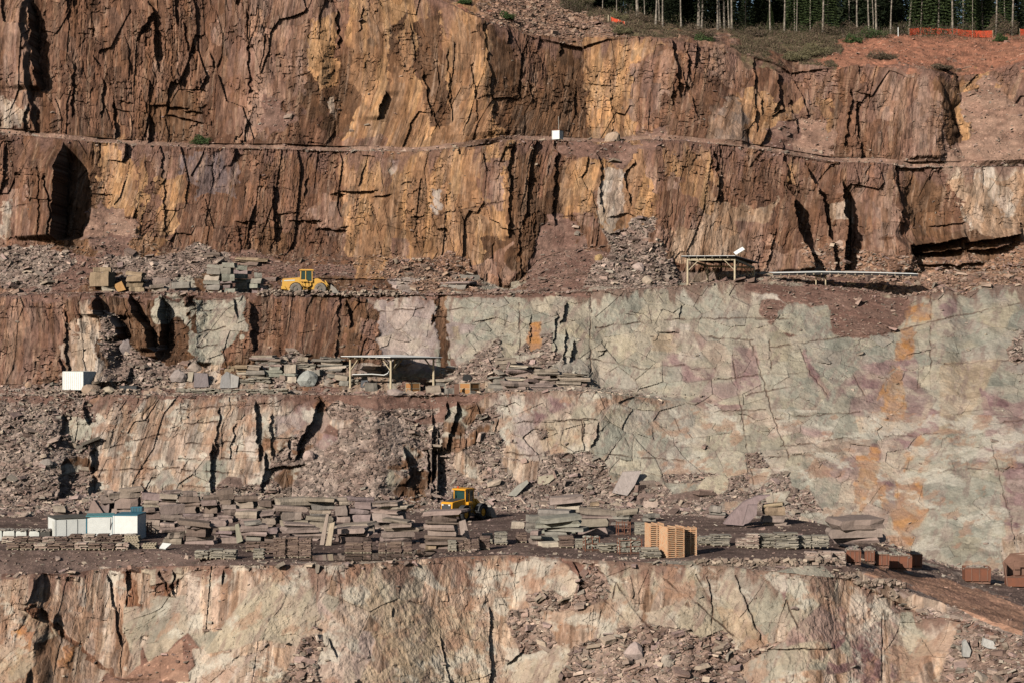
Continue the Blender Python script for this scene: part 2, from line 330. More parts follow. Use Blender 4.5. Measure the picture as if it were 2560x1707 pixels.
# polygons: (window, letter, points)
POLYS = [
 ('A','k','1950,480 2100,480 2150,750 2000,780'), ('A','o','640,1150 720,1050 900,1060 900,1420 780,1400 640,1280'),
 ('A','m','1250,1010 1500,980 1510,1300 1290,1270'), ('A','c','0,1300 60,1290 50,1560 0,1560'),
 ('A','r','1460,20 1610,60 1600,560 1480,500'), ('A','r','1820,30 1900,30 1920,700 1860,740'), ('A','o','2000,130 2190,60 2180,520 2080,620 2010,460'),
 ('A','c','2120,650 2190,640 2220,760 2160,760'), ('A','P','500,1560 580,1340 700,1360 880,1440 930,1560'),
 ('A','o','920,990 980,990 950,1300 920,1560 900,1560'), ('A','r','0,0 190,0 240,430 250,560 150,640 0,620'), ('A','c','0,650 130,660 200,740 150,860 0,860'),
 ('B','o','70,30 450,0 470,200 480,400 560,700 540,960 300,940 340,560 300,500 230,740 130,560 60,200'),
 ('B','o','640,60 760,50 950,160 1000,600 1030,860 1170,930 760,950 700,600'),
 ('B','k','330,180 420,30 390,300 330,520 280,480'), ('B','k','480,130 650,60 640,400 740,780 640,830 560,700 500,400'),
 ('B','k','960,180 1090,200 1600,290 1640,920 1200,910 1040,850 1000,600'), ('B','n','1090,200 1330,250 1340,600 1180,520'),
 ('B','o','1600,300 1950,240 2160,280 1900,440 1900,900 1640,900'), ('B','r','1900,440 2180,330 2170,500 2080,700 1930,880'), ('B','R','760,40 900,100 990,140 940,145 800,110'),
 ('B','f','1000,0 1400,0 1750,150 1850,220 1500,270 1090,180 960,100'),
 ('B','o','340,1030 1130,930 1100,1560 300,1560'), ('B','q','330,1020 380,1020 370,1100 330,1140'), ('B','k','1100,950 1290,950 1260,1560 1100,1560'),
 ('B','d','1400,940 2000,930 1920,1060 1820,1110 1700,1030 1480,1050'), ('B','o','1470,1080 1640,1040 1700,1400 1440,1420'),
 ('B','c','1720,1110 1840,1100 1890,1350 1760,1560 1700,1400'), ('B','r','900,1060 1080,1040 1060,1400 900,1300'), ('B','l','590,1240 640,1240 650,1420 600,1440'),
 ('C','j','190,900 200,780 290,650 400,640 440,760 440,950'), ('C','k','1620,480 1750,520 1820,900 1760,980 1650,640'),
 ('C','o','1755,510 1830,510 1890,880 1820,890 1760,640'), ('C','o','930,640 1010,650 1040,800 980,880'), ('C','R','1060,340 1250,290 1700,230 2247,260 2247,390 2000,470 1600,450 1400,430 1150,420'),
 ('C','r','1400,560 1600,480 1660,700 1740,1000 1680,1050 1430,1040'), ('C','P','1700,1050 1950,860 2200,900 2247,1080'),
 ('C','r','190,320 350,320 430,400 420,640 290,560 200,420'),
 ('C','o','90,980 150,980 215,1300 215,1420 160,1400 100,1150'), ('C','t','1740,1180 2247,1150 2247,1560 1980,1560 1850,1400'), ('C','c','1960,1180 2120,1200 2180,1400 2100,1420 2000,1300'),
 ('C','k','1480,1110 1740,1120 1720,1500 1550,1540 1480,1400'), ('C','r','1110,1080 1370,1080 1460,1560 1170,1560 1150,1250'), ('C','o','700,1030 780,1040 780,1200 720,1180'),
 ('C','n','830,1060 1040,1080 1050,1200 980,1420 920,1300'),
 ('F','w','0,680 50,690 145,900 60,930 0,920'), ('F','d','540,520 660,520 690,550 640,640 600,680 520,620'),
 ('F','g','640,600 750,540 860,560 975,555 985,760 740,740 620,690'), ('F','d','970,470 1300,490 1500,520 1480,650 1400,730 1050,780 980,740 975,600'),
 ('F','d','440,420 900,440 960,540 700,540 560,490 430,470'), ('F','u','1490,560 1610,520 1620,660 1500,690'), ('F','u','1440,740 1520,700 1500,860 1430,880'),
 ('F','g','800,800 1200,770 1240,900 1050,1080 960,1100 830,960'), ('F','y','500,810 780,820 850,990 600,1000 540,1000'),
 ('F','u','1330,1050 1430,920 1400,1200 1470,1300 1390,1400 1300,1380 1310,1200'), ('F','q','1430,900 1510,930 1540,1100 1600,1270 1490,1310 1440,1130'),
 ('F','q','1210,1200 1300,1100 1310,1230 1280,1250'), ('F','c','1480,1330 1620,1180 1650,1200 1600,1330 1500,1350'), ('F','w','1200,1220 1290,1300 1280,1400 1200,1360'),
 ('F','h','1755,940 2100,920 1960,1150 1880,1330 1850,1370 1690,1380 1700,1170'), ('F','q','1960,1280 2247,1180 2247,1330 2000,1420'),
 ('F','l','2080,1340 2247,1340 2247,1560 2060,1560'), ('F','q','350,830 460,830 520,1000 520,1100 350,1130 330,950'), ('F','e','2130,850 2247,720 2247,930 2150,920'),
 ('F','f','1300,370 2247,340 2247,430 1950,420 1850,490 1500,500 1180,440'), ('F','y','260,400 400,390 430,480 400,560 260,500'), ('F','w','500,490 620,490 680,540 540,520'),
 ('F','c','1660,560 1750,450 1800,450 1800,510 1740,520'), ('F','q','1690,560 1740,520 1800,520 1820,600 1720,640'), ('F','y','1930,560 2100,540 2190,560 2100,760 1980,700'),
 ('I','u','1160,250 1180,130 1300,0 1300,130 1280,250 1230,400 1150,450'), ('I','u','1360,280 1600,260 1610,420 1590,540 1480,660 1400,560 1350,430'),
 ('I','u','1530,0 1600,0 1560,120 1490,180'), ('I','c','1300,0 1440,0 1460,200 1370,230 1310,150'), ('I','q','2110,260 2247,220 2247,540 2150,520'),
 ('I','g','1620,180 2060,170 2100,400 2120,600 2080,700 1900,650 1620,700 1640,480'), ('I','q','970,1170 1040,1060 1100,1100 1080,1300 1020,1350 960,1260'),
 ('I','w','1130,990 1200,1000 1360,1000 1380,1100 1280,1180 1200,1270 1110,1290 1100,1150'), ('I','q','1120,1290 1230,1220 1330,1170 1330,1560 1150,1560'),
 ('I','c','1340,1100 1380,1100 1385,1560 1340,1560'), ('I','q','1390,1060 1440,1090 1450,1560 1390,1560'), ('I','g','1430,1100 1540,1110 1600,1300 1560,1500 1470,1560 1450,1400'),
 ('I','w','1590,1230 1650,1160 1860,1160 1800,1310 1760,1360 1700,1380 1650,1330'), ('I','g','360,850 400,800 500,850 520,960 500,1100 440,1100 390,950'),
 ('I','y','190,870 350,880 440,1090 540,1300 480,1340 370,1320 220,1150'), ('I','g','520,1000 600,880 680,1030 650,1200 600,1310 480,1180 510,1080'),
 ('I','q','600,880 700,860 710,950 690,1030'), ('I','h','230,1050 430,1100 530,1300 400,1350 300,1250'), ('I','c','850,1340 1000,1350 940,1420 860,1400'),
 ('I','e','1830,1210 1930,1190 2247,1300 2247,1560 1700,1560 1750,1400'), ('I','e','0,1200 120,1270 200,1330 300,1370 400,1500 420,1560 0,1560'),
 ('H','c','1040,830 1230,750 1330,830 1340,900 1210,950 1120,900'), ('H','d','1360,740 1600,780 1560,850 1480,790'), ('H','e','1210,970 1370,930 1480,1000 1600,1070 1480,1070 1240,1080'),
 ('H','w','1365,790 1400,740 1480,790 1560,860 1530,950 1440,975 1380,900'), ('H','e','1800,1200 2000,1170 2247,1230 2247,1560 1650,1560 1800,1400'),
 ('H','l','0,1170 40,1180 240,1250 200,1400 130,1560 70,1560 0,1450'), ('H','h','200,1250 500,1050 900,1100 980,1300 980,1560 400,1560'), ('H','y','200,820 560,800 540,1000 300,1040'),
 ('H','c','1820,880 2000,800 2050,1000 2000,1100 1900,1040'), ('H','y','1980,1100 2180,1050 2247,1180 2150,1200'),
 ('G','w','1240,830 1330,830 1300,1000 1320,1250 1220,1230 1220,1000'), ('G','w','1250,1340 1330,1340 1450,1560 1300,1560'), ('G','g','980,1000 1210,1000 1210,1200 900,1250 860,1180'),
 ('G','P','850,1520 980,1430 1180,1280 1240,1560 840,1560'), ('G','c','0,1080 100,1080 100,1300 0,1300'), ('G','u','110,1220 230,1210 200,1310 120,1310'),
 ('G','w','2070,830 2130,830 2100,1100 2050,980'), ('G','l','2060,1000 2150,1100 2247,1180 2247,1460 2130,1280'), 
 ('G','n','210,1030 320,1110 420,1260 620,1380 770,1540 740,1540 400,1320 200,1090'), ('G','u','380,1380 450,1370 430,1470 390,1460'), ('G','a','840,840 980,850 990,1090 900,1040'),
 ('E','l','230,640 350,590 520,580 600,700 600,980 300,980 250,760'), ('E','k','590,510 700,510 700,730 720,950 650,950 610,700'), ('E','u','1260,660 1320,650 1320,820 1260,860 1230,780'),
 ('E','e','650,990 850,920 1040,760 1050,880 980,960 900,1020 650,1040'), ('E','k','0,500 240,560 200,900 0,880'), ('E','r','130,620 240,640 230,900 140,900'),
 ('E','w','2170,660 2200,660 2180,720 2150,720'), ('E','h','2080,750 2190,750 2180,850 2040,850'), ('E','w','990,1150 1070,1150 1140,1350 1150,1450 1060,1450 1020,1280'),
 ('E','l','1100,1140 1230,1140 1250,1330 1350,1560 1180,1560 1120,1350'), ('E','h','1330,1320 1580,1310 1590,1500 1380,1540'), ('E','g','1700,1300 2100,1280 2247,1330 2247,1560 1640,1560'),
 ('E','e','150,1180 650,1160 640,1250 560,1300 300,1350 400,1430 420,1560 0,1560 0,1450'), ('E','d','0,1130 980,1135 900,1190 650,1230 200,1240 0,1180'),
 ('E','d','1250,240 1500,180 1700,200 1650,450 1200,460'), ('E','f','500,400 700,230 840,230 860,380 880,450 480,470'), ('E','e','1650,300 1900,80 2080,160 2200,300 2200,430 1600,440'),
 ('E','h','730,700 770,700 780,790 740,790'), ('E','d','0,480 1640,470 1640,500 1000,505 700,515 200,530'),
 ('D','e','0,1180 330,1180 420,1250 330,1300 400,1480 600,1450 620,1560 0,1560'), ('D','g','1290,520 1550,520 1560,700 1450,830 1400,930 1300,930'),
 ('D','r','0,500 440,500 430,1060 0,1080'), ('D','c','530,540 640,500 650,900 800,1060 540,1060'), ('D','c','1170,1250 1690,1180 1690,1560 1200,1560 1180,1400'),
 ('D','a','600,1160 1160,1170 1170,1560 620,1560'), ('D','l','1800,1280 1950,1260 1960,1410 1810,1410'), ('D','w','1620,1400 1690,1380 1690,1560 1620,1560'), ('D','e','650,620 730,600 800,780 1100,960 1200,1060 780,1060 700,900'),
 ('D','n','1600,500 2247,520 2247,880 1620,880'), ('D','d','0,480 2247,480 2247,500 0,505'), ('D','d','0,1120 2247,1130 2247,1160 600,1150 0,1180'),
 ('G','x','0,650 800,670 1250,700 1250,800 800,830 300,850 0,860'),
 ('I','z','1300,815 1700,880 2247,1060 2247,1260 1900,1130 1500,930 1200,850'),
 ('J','u','1650,440 1720,430 1740,560 1700,600 1650,580'), ('J','u','1540,830 1650,620 1690,700 1680,900 1600,1000 1560,1010 1560,900'), ('J','u','1440,1150 1530,1130 1520,1300 1440,1380 1430,1200'),
 ('J','u','1560,1290 1700,1260 1800,1250 1810,1380 1700,1500 1620,1540 1570,1420'), ('J','c','1540,1060 1660,1060 1690,1200 1640,1260 1580,1240'), ('J','q','1480,850 1530,790 1540,900'), ('J','q','1670,600 1740,620 1800,850 1790,920 1700,920 1680,750'),
 ('J','q','1580,1260 1640,1270 1640,1420 1600,1400'), ('J','q','740,550 860,530 900,780 860,790 760,780'), ('J','w','1460,870 1540,940 1540,1010 1470,990'), ('J','u','1720,1050 1790,1040 1760,1150 1700,1180'), ('J','w','440,400 490,410 565,590 450,620'), ('J','h','290,480 420,470 400,550 290,550'),
 ('J','q','1640,1010 1770,1010 1720,1120 1680,1110'), ('J','h','1890,630 2230,600 2060,760 2040,960 1950,1000 1880,860'), ('J','q','2100,760 2350,880 2350,980 2150,960'), ('J','c','1130,1040 1500,1040 1490,1140 1130,1160'), ('J','q','1100,540 1140,560 1200,690 1280,800 1260,830 1150,680'),
 ('J','g','1260,500 1640,470 1640,600 1480,620 1240,640'), ('J','g','0,640 460,650 450,750 160,770 0,730'), ('J','g','30,920 520,900 520,1160 30,1150'), ('J','q','2240,1290 2352,1260 2352,1560 2270,1540'), ('J','y','880,520 1120,520 1150,700 910,690'), ('J','c','820,880 900,880 980,950 820,960'), ('H','e','0,-100 400,-150 340,100 330,260 440,380 0,400'), ('G','e','1900,330 2000,150 2247,-50 2247,360 1850,340'), ('E','d','0,1130 980,1135 900,1190 650,1230 200,1240 0,1180'),
]
def pip(x, y, P):
    ins = np.zeros(x.shape, bool); n = len(P)
    for i in range(n):
        x1, y1 = P[i]; x2, y2 = P[(i + 1) % n]
        if y1 == y2: continue
        cond = ((y1 > y) != (y2 > y)) & (x < (x2 - x1) * (y - y1) / (y2 - y1) + x1)
        ins ^= cond
    return ins
wamp = np.where(zone, .35, 1.0)
px1 = PX + ((fbm(U / 2.2, V / 3, 4, 5) - .5) * 34 + (PL2[2] - .5) * 16) * wamp + (vnoise(U * 2.5, V * 1.5, 6) - .5) * 5
py1 = PY + ((fbm(U / 2.5, V / 2.5, 4, 6) - .5) * 34 + (PL2[3] - .5) * 16) * wamp + (vnoise(U * 2.2, V * 1.8, 7) - .5) * 5
def pp(s): return [tuple(float(q) for q in t.split(',')) for t in s.split()]
POLM = np.zeros(PX.shape, bool)
for (rg, le, s) in POLYS:
    P = Z2P(rg, pp(s))
    j0, j1 = np.searchsorted(c, [P[:, 0].min() - 30, P[:, 0].max() + 30])
    if le == 'u': m = pip(px1[:, j0:j1] + (PL1[2][:, j0:j1] - .5) * 24, py1[:, j0:j1] + (PL1[3][:, j0:j1] - .5) * 24, P)
    else: m = pip(px1[:, j0:j1], py1[:, j0:j1], P)
    LAB[:, j0:j1][m] = LI[le]; POLM[:, j0:j1][m] = True
LAB[SEC >= 17] = LI['v']
# floors
for r in range(nr_):
    s = SEC[r]
    if s in (4,): LAB[r, (c + 60 * np.sin(r * .7) + 40 * RNG.random(nc) < 2150)] = LI['x']
    if s == 14 or s == 13: LAB[r] = LI['P']
    if s in (10,): LAB[r] = LI['d']
# ---------------- relief ----------------
ca_t = np.array([PAL[k][0] for k in LET], np.float32); cb_t = np.array([PAL[k][1] for k in LET], np.float32)
st_t = np.array([PAL[k][2] for k in LET], np.float32)
STY = st_t[LAB]
STY = np.where(zone & (PX > 1350) & (PY < 1340) & (STY < 1), 1, STY).astype(np.float32)
def blur(a, n):
    for _ in range(n):
        a = (a + np.roll(a, 1, 0) + np.roll(a, -1, 0) + np.roll(a, 1, 1) + np.roll(a, -1, 1)) / 5
    return a
w_col = blur(np.where(STY <= 1, 1 - STY, 0).astype(np.float32), 6)
w_slab = blur(np.where(STY <= 1, STY, 0).astype(np.float32), 6)
w_rub = blur((STY == 2).astype(np.float32), 6)
w_soft = blur((STY >= 3).astype(np.float32), 6)
DSP = np.zeros(PX.shape, np.float32)      # metres away from the camera
# leaning coordinates: joints in the left part stand upright, on the right they lean
lean = np.interp(PX, [0, 900, 1500, 2560], [0.02, -0.05, -0.11, -0.17]).astype(np.float32)
uu = U + lean * (V - 200) + (vnoise(U / 18, V / 26, 0) - .5) * 3.6 + (vnoise(U / 5, V / 12, 1) - .5) * .5
vv = V + (vnoise(U / 7, V / 9, 1) - .5) * 4 + 0.12 * U
rel_t = np.array([{'o': .5, 'r': .7, 'n': .95, 'k': .75, 'c': .8, 'u': .5, 'j': .4}.get(k, .7) for k in LET], np.float32)
REL = blur(rel_t[LAB], 8)
# large panels, each with its own roughness, so smooth planes stand beside torn ones
p1_, p2_, pa, pb, dx, dy = worley(uu / 4.6, vv / 17.0, 5)
panel = blur(sstep(.25, .85, pa), 3)
REL = REL * (.25 + .95 * panel)
big0 = (pb - .5) * 1.1 + dx * (pa - .5) * 1.5
f1, f2, ra, rb, dx, dy = worley(uu / 2.2, vv / 12.0, 0)
big = (ra - .5) * 1.25 + dx * (rb - .5) * 1.3 + dy * (ra - .5) * .5
seamB = f2 - f1
f1, f2, ra2, rb2, dx, dy = worley(uu / .95 + 3.3, vv / 2.9, 2)
med = (ra2 - .5) * 0.46 + dx * (rb2 - .5) * 0.5
seamM = f2 - f1
f1, f2, ra3, rb3, dx, dy = worley(uu / 0.36 + 1.3, vv / 1.1, 4)
sml = (ra3 - .5) * 0.15 + dx * (rb3 - .5) * 0.2
tear = fbm(uu * 1.3, V * 0.10, 4, 2)
tear2 = fbm(uu * 4.0, V * 0.45, 4, 3, .6)
rough_mask = sstep(.42, .66, fbm(U / 7, V / 9, 4, 5))
DSP += w_col * (big0 * .7 + REL * (big * (0.35 + 0.7 * rough_mask) + med * (0.15 + 0.95 * rough_mask) + sml * (0.15 + 1.0 * rough_mask) + (tear - .5) * 0.55 + (tear2 - .5) * 0.50 + (fbm(uu * 9, V * 1.3, 3, 5, .6) - .5) * .16))
DSP += w_col * (0.10 * np.exp(-(seamB / .018) ** 2) * rough_mask + 0.05 * np.exp(-(seamM / .03) ** 2) * rough_mask)
DSP += w_col * .08 * np.exp(-((p2_ - p1_) / .012) ** 2) * (pb > .6)
# small broken chips in places
chip = sstep(.50, .64, fbm(U / 4 + 20, V / 5, 4, 2))
f1, f2, ca1, cb1, dx, dy = worley(U / .6, V / .6, 6)
DSP += w_col * chip * ((ca1 - .5) * .40 + dy * (cb1 - .5) * .4)
# slabs / plates
plate = (sa - .5) * 0.40 + PL1[4] * (sb - .5) * 0.5 + PL1[5] * (sa - .5) * 0.4
brk = sstep(.48, .66, fbm(U / 5 + 9, V / 4, 4, 3))     # where plates are broken up
rsm = 1.15 - .2 * sstep(1500, 1800, PX)
lw2 = np.where(SEC <= 2, .15, 1.0)[:, None]
rsm = rsm * np.where(SEC <= 2, .5, 1.0)[:, None]
DSP += w_slab * np.where(SEC <= 2, 1.0, 0.0)[:, None] * ((fbm((U + .5 * V + 9 * vnoise(U / 7, V / 7, 3)) * .55, (V - .5 * U) * .3, 5, 3, .6) - .5) * .85 + (fbm(U * 2.4, V * 1.5, 4, 2, .6) - .5) * .35)
DSP += w_slab * rsm * (plate * .75 + (.2 + brk * 1.0) * ((sa2 - .5) * 0.22 + PL2[4] * (sb2 - .5) * .3 + PL2[5] * (sa2 - .5) * .2) + (fbm(U * .7, V * .5, 4, 4) - .5) * 0.34 + (fbm(U * 3, V * 1.2, 4, 4, .6) - .5) * 0.20)
DSP += lw2 * w_slab * (0.08 * np.exp(-(seamS / .02) ** 2) * (sb > .6) + brk * 0.05 * np.exp(-(seamS2 / .03) ** 2))
# rubble, soil
f1r, f2r, ra4, rb4, dxr, dyr = worley((U + .5 * V) / .62 + (vnoise(U, V, 2) - .5) * .8, (V - .4 * U) / .5, 5)
DSP += w_rub * ((ra4 - .5) * .30 + dxr * (rb4 - .5) * .6 + (fbm(U / 1.8, V / 1.8, 4, 7) - .5) * 1.3 + (fbm(U * 3, V * 3, 3, 1) - .5) * .25)
DSP += w_soft * ((fbm(U / 1.5, V / 1.5, 5, 6) - .5) * .7 + (fbm(U * 3, V * 1.2, 3, 2) - .5) * .10)
DSP *= FACE + (1 - FACE) * 0.55
# broad buttresses (photo px, metres)
PROF = {2: "0,-1 90,-.8 112,.3 480,0 800,.3 1280,-1 1500,-1.6 2000,0 2250,1 2560,0",
 6: "-300,-1 60,-.6 215,.8 222,0 420,-.6 690,-1.2 800,.6 950,-.5 1080,2 1160,.6 1300,0 2560,0",
 9: "-300,0 240,-1.8 300,.8 490,.2 600,-.8 850,3 880,2.4 1120,1.2 1400,.5 1480,1 1560,0 2560,0",
 12: "-300,0 60,.6 155,-1.2 250,1.2 350,-.4 560,.6 850,1.4 870,.6 1270,-2.4 1400,.6 1500,-.6 1560,.3 1650,-1.6 1800,0 2060,1.2 2240,-.6 2280,1.6 2560,-2.2",
 15: "-300,1.5 75,-1.6 82,0 200,.5 300,1.6 560,2.8 660,1.4 800,1 840,2.4 900,.8 1050,.6 1080,0 1212,-3.4 1300,0 1462,3.4 1480,2.6 1690,-1.2 1850,.6 1990,2.2 2090,1 2150,0 2330,-2.6 2395,1 2420,0 2560,-1.4"}
sec_of_row = SEC
for s, txt in PROF.items():
    P = np.array([[float(q) for q in t.split(',')] for t in txt.split()])
    v = np.interp(c, P[:, 0], P[:, 1]).astype(np.float32)
    rr = np.where(sec_of_row == s)[0]
    tt = ST[rr]
    env = np.minimum(1, np.minimum(tt / .12 + .5, (1 - tt) / .05 + .65))[:, None]
    lo = rr[0]; hi = rr[-1]
    # wobble the columns so edges are not ruler straight
    wob = (fbm(U[rr] / 3, V[rr] / 4, 3, 4) - .5) * 46
    DSP[rr] += np.interp(PX[rr] + wob + (PY[rr] - PY[rr].mean()) * -0.06, P[:, 0], P[:, 1]).astype(np.float32) * env
    # carry over on the neighbouring floors
    for r in range(hi + 1, min(hi + 30, nr_)):
        if FACE[r, 0] < .5: DSP[r] += np.interp(c, P[:, 0], P[:, 1]) * .65
        else: break
    for r in range(lo - 1, max(lo - 41, 0), -1):
        if FACE[r, 0] < .5: DSP[r] += np.interp(c, P[:, 0], P[:, 1]) * .5
        else: break
# steps: crevices whose right side lies deeper. (window, jump m, fade left px, fade right px, points)
STEPS = [
 ('A',2.8,60,34,'195,0 225,300 235,430 262,585'), ('A',.7,30,30,'200,690 165,860'), ('A',.8,30,30,'960,0 985,70 900,210'), ('A',.9,30,30,'985,80 1000,370'), ('A',.5,20,20,'590,360 645,420'),
 ('A',.7,30,30,'725,620 742,900'), ('A',.9,30,30,'962,760 968,930'), ('A',.7,30,40,'2190,40 2200,300'), ('A',5.5,80,80,'418,935 400,1250 385,1560'),
 ('A',.3,30,30,'285,1100 270,1560'), ('A',.35,20,20,'1065,980 1082,1560'), ('A',.8,30,40,'1780,1220 1788,1560'), ('A',.4,20,20,'2000,1150 1975,1290'), ('A',.5,20,20,'470,400 465,760'), ('A',.4,20,20,'650,500 655,760'), ('A',.5,15,15,'1190,130 1215,330'), ('A',.5,15,15,'1350,330 1370,430'),
 ('A',-.5,20,30,'920,990 900,1560'), ('A',.5,15,15,'325,1150 380,1350 370,1560'), ('A',.4,20,20,'1600,60 1610,600'),
 ('B',.9,30,20,'1088,200 1102,290'), ('B',.6,20,20,'1432,270 1442,350'), ('B',.5,20,20,'1220,510 1255,670'), ('B',1.2,40,40,'300,600 250,775'), ('B',.6,30,30,'540,470 600,760'), ('B',.5,20,20,'600,700 645,840'), ('B',1.1,30,30,'2165,255 2190,460 2215,640'), ('B',.6,20,20,'2170,560 2160,690'),
 ('B',.8,30,30,'1415,960 1385,1380 1395,1470'), ('B',.7,40,60,'1130,950 1110,1100 1105,1560'), ('B',.4,20,20,'1235,1120 1252,1210'), ('B',.5,20,20,'1690,1000 1712,1400'), ('B',.6,20,30,'1930,1050 1860,1150 1895,1340'), ('B',.3,20,20,'1270,1380 1262,1560'), ('B',.3,20,20,'455,150 490,400'), ('B',.4,20,20,'150,40 120,200'), ('B',.35,20,20,'700,330 720,640 735,800'), ('B',.35,20,20,'860,420 900,800'),
 ('B',.45,30,40,'940,150 985,500 1010,800'), ('B',-.5,40,40,'1610,300 1640,900'), ('B',.25,15,15,'1770,500 1790,900'),
 ('C',.5,20,20,'0,450 60,640 120,780'), ('C',.5,20,20,'25,290 75,560'), ('C',.6,20,20,'490,380 505,860'), ('C',1.0,30,30,'640,450 665,640 625,730'), ('C',.8,30,30,'735,470 790,580 850,760'), ('C',.6,20,20,'530,600 540,740'), ('C',.7,30,30,'720,620 780,860'), ('C',.9,30,30,'1118,580 1095,860 1078,960'), ('C',1.0,30,30,'1150,640 1160,800 1188,1030'), ('C',1.0,30,30,'595,830 528,945'), ('C',.7,20,20,'675,910 686,975'),
 ('C',.8,20,20,'680,640 690,700 620,755'), ('C',.7,30,40,'1640,480 1700,640 1830,880'), ('C',.7,20,30,'215,980 240,1100 266,1330'), ('C',.7,20,30,'680,1000 722,1200'), ('C',4.2,60,85,'703,1200 740,1400 790,1560 820,1637 860,1775'), ('C',2.2,40,40,'820,1060 860,1150 930,1300 978,1560 1022,1770'), ('C',4.6,60,85,'1060,1165 1072,1400 1085,1560 1078,1775'), ('C',.9,30,30,'1400,1070 1412,1200 1462,1470'), ('C',.5,10,20,'1555,1400 1545,1480'), ('C',.4,10,20,'690,1180 688,1300'),
 ('F',2.4,50,60,'1500,100 1545,260 1590,340'), ('F',.5,20,20,'630,60 570,320'), ('F',.5,15,15,'2195,0 2190,120'),
 ('D',3.6,40,60,'640,480 655,620 760,640 800,780'), ('D',3.4,60,50,'830,480 880,600 960,700 1010,850'), ('D',3.2,40,70,'1050,500 1042,900'), ('D',-3.4,30,30,'1285,500 1300,940'), ('D',1.3,30,40,'1640,540 1660,860'), ('D',.7,20,20,'1530,520 1560,640'), ('D',.6,20,20,'440,600 462,1000'), ('D',.6,20,20,'2190,780 2172,900'), ('D',.4,20,20,'2200,550 2200,760'), ('D',1.3,30,30,'870,960 870,1050'), ('D',.7,20,20,'410,900 430,985'),
 ('D',.9,20,30,'415,1270 402,1480'), ('D',1.0,30,30,'552,1180 575,1330'), ('D',.9,30,30,'1690,1180 1700,1560'), ('D',1.5,40,40,'2080,1160 2050,1300 1960,1450 1940,1560'), ('D',.5,15,20,'1780,1260 1790,1560'), ('D',.4,15,20,'1440,1220 1418,1560'), ('D',.3,15,20,'1550,1320 1500,1560'), ('D',.5,20,20,'1890,1430 1900,1560'),
 ('E',.9,30,30,'1475,540 1440,670'), ('E',.5,20,20,'1415,600 1400,910'), ('E',.7,20,20,'1480,720 1458,935'), ('E',1.0,30,30,'1535,790 1500,925'), ('E',.5,20,20,'1165,60 1190,450'), ('E',.4,20,20,'1040,360 1048,480'), ('E',.3,20,20,'1250,620 1240,800'), ('E',.9,20,20,'30,520 50,700'),
 ('E',1.1,30,30,'765,1190 742,1330 700,1500'), ('E',.9,30,30,'700,1190 690,1300'), ('E',.5,20,20,'1690,1320 1648,1480'), ('E',.25,20,20,'1590,1310 1590,1500'), ('E',.4,20,20,'2225,550 2215,640'), ('E',.4,20,20,'1745,840 1700,890'),
 ('H',1.8,40,40,'415,20 450,100 455,260'), ('H',1.4,30,40,'560,40 575,160 585,290'), ('H',.9,20,20,'500,300 490,400'), ('H',.7,20,20,'420,300 370,370'),
 ('G',.8,30,30,'1405,0 1385,330'), ('G',.9,30,30,'1745,60 1720,300'), ('G',1.2,30,30,'610,30 590,200'), ('G',1.1,30,30,'430,90 450,350'), ('G',1.2,30,40,'620,210 600,330'), ('G',.6,30,30,'270,860 250,950 200,1035'), ('G',.5,20,20,'820,830 832,960'), ('G',.5,20,20,'1040,830 1095,970'), ('G',.6,20,20,'370,1120 390,1270'), ('G',.35,20,20,'1450,830 1450,920'), ('G',.4,20,20,'1120,830 1140,1000'), ('G',.4,20,20,'700,860 740,1080 790,1320'), ('G',.4,20,20,'2140,1280 2200,1400'),
 ('G',-.9,60,60,'260,1040 420,1280 620,1400 760,1540'),
 ('H',-.5,50,50,'1560,870 1700,1010 1850,1140 2010,1320'), ('H',.4,20,20,'975,1060 985,1560'), ('H',.5,15,15,'1200,1320 1100,1430'), ('H',.3,15,15,'350,1070 356,1130'), ('H',.3,15,15,'650,1250 720,1560'),
 ('H',.5,30,20,'1520,760 1565,860 1540,960'), ('H',-.5,20,30,'1370,780 1350,850 1440,980'),
 ('I',.35,15,15,'190,1320 180,1400'), ('I',.25,15,15,'2120,300 2190,660'), ('I',.3,15,15,'1590,1280 1660,1400 1750,1410'), ('I',-.3,20,20,'1105,1100 1150,1560'), ('I',.3,20,20,'180,880 205,1060'), ('I',.3,20,20,'360,860 450,1090 540,1310'),
]
EDGE = np.zeros(PX.shape, np.float32)
wob1 = (fbm(U / .9, V / 1.6, 4, 3) - .5) * 15 + (vnoise(U * 1.9, V * 1.3, 2) - .5) * 5
for (rg, J, Rl, Rr, s) in STEPS:
    P = Z2P(rg, pp(s)); P = P[np.argsort(P[:, 1])]
    j0, j1 = np.searchsorted(c, [P[:, 0].min() - 110, P[:, 0].max() + 110])
    y = PY[:, j0:j1]; x = PX[:, j0:j1] + wob1[:, j0:j1]
    L_ = np.interp(y, P[:, 1], P[:, 0]); d = x - L_
    e_ = 10 + 12 * max(0, J - 1); taper = sstep(P[0, 1] - 5, P[0, 1] + e_, y) * (1 - sstep(P[-1, 1] - 8, P[-1, 1] + 6, y))
    v = np.where(d < 0, -0.5 * np.exp(np.minimum(d, 0) / Rl), 0.5 * np.exp(-np.maximum(d, 0) / Rr))
    DSP[:, j0:j1] += (1.6 * J * v * taper * WD[:, j0:j1]).astype(np.float32)
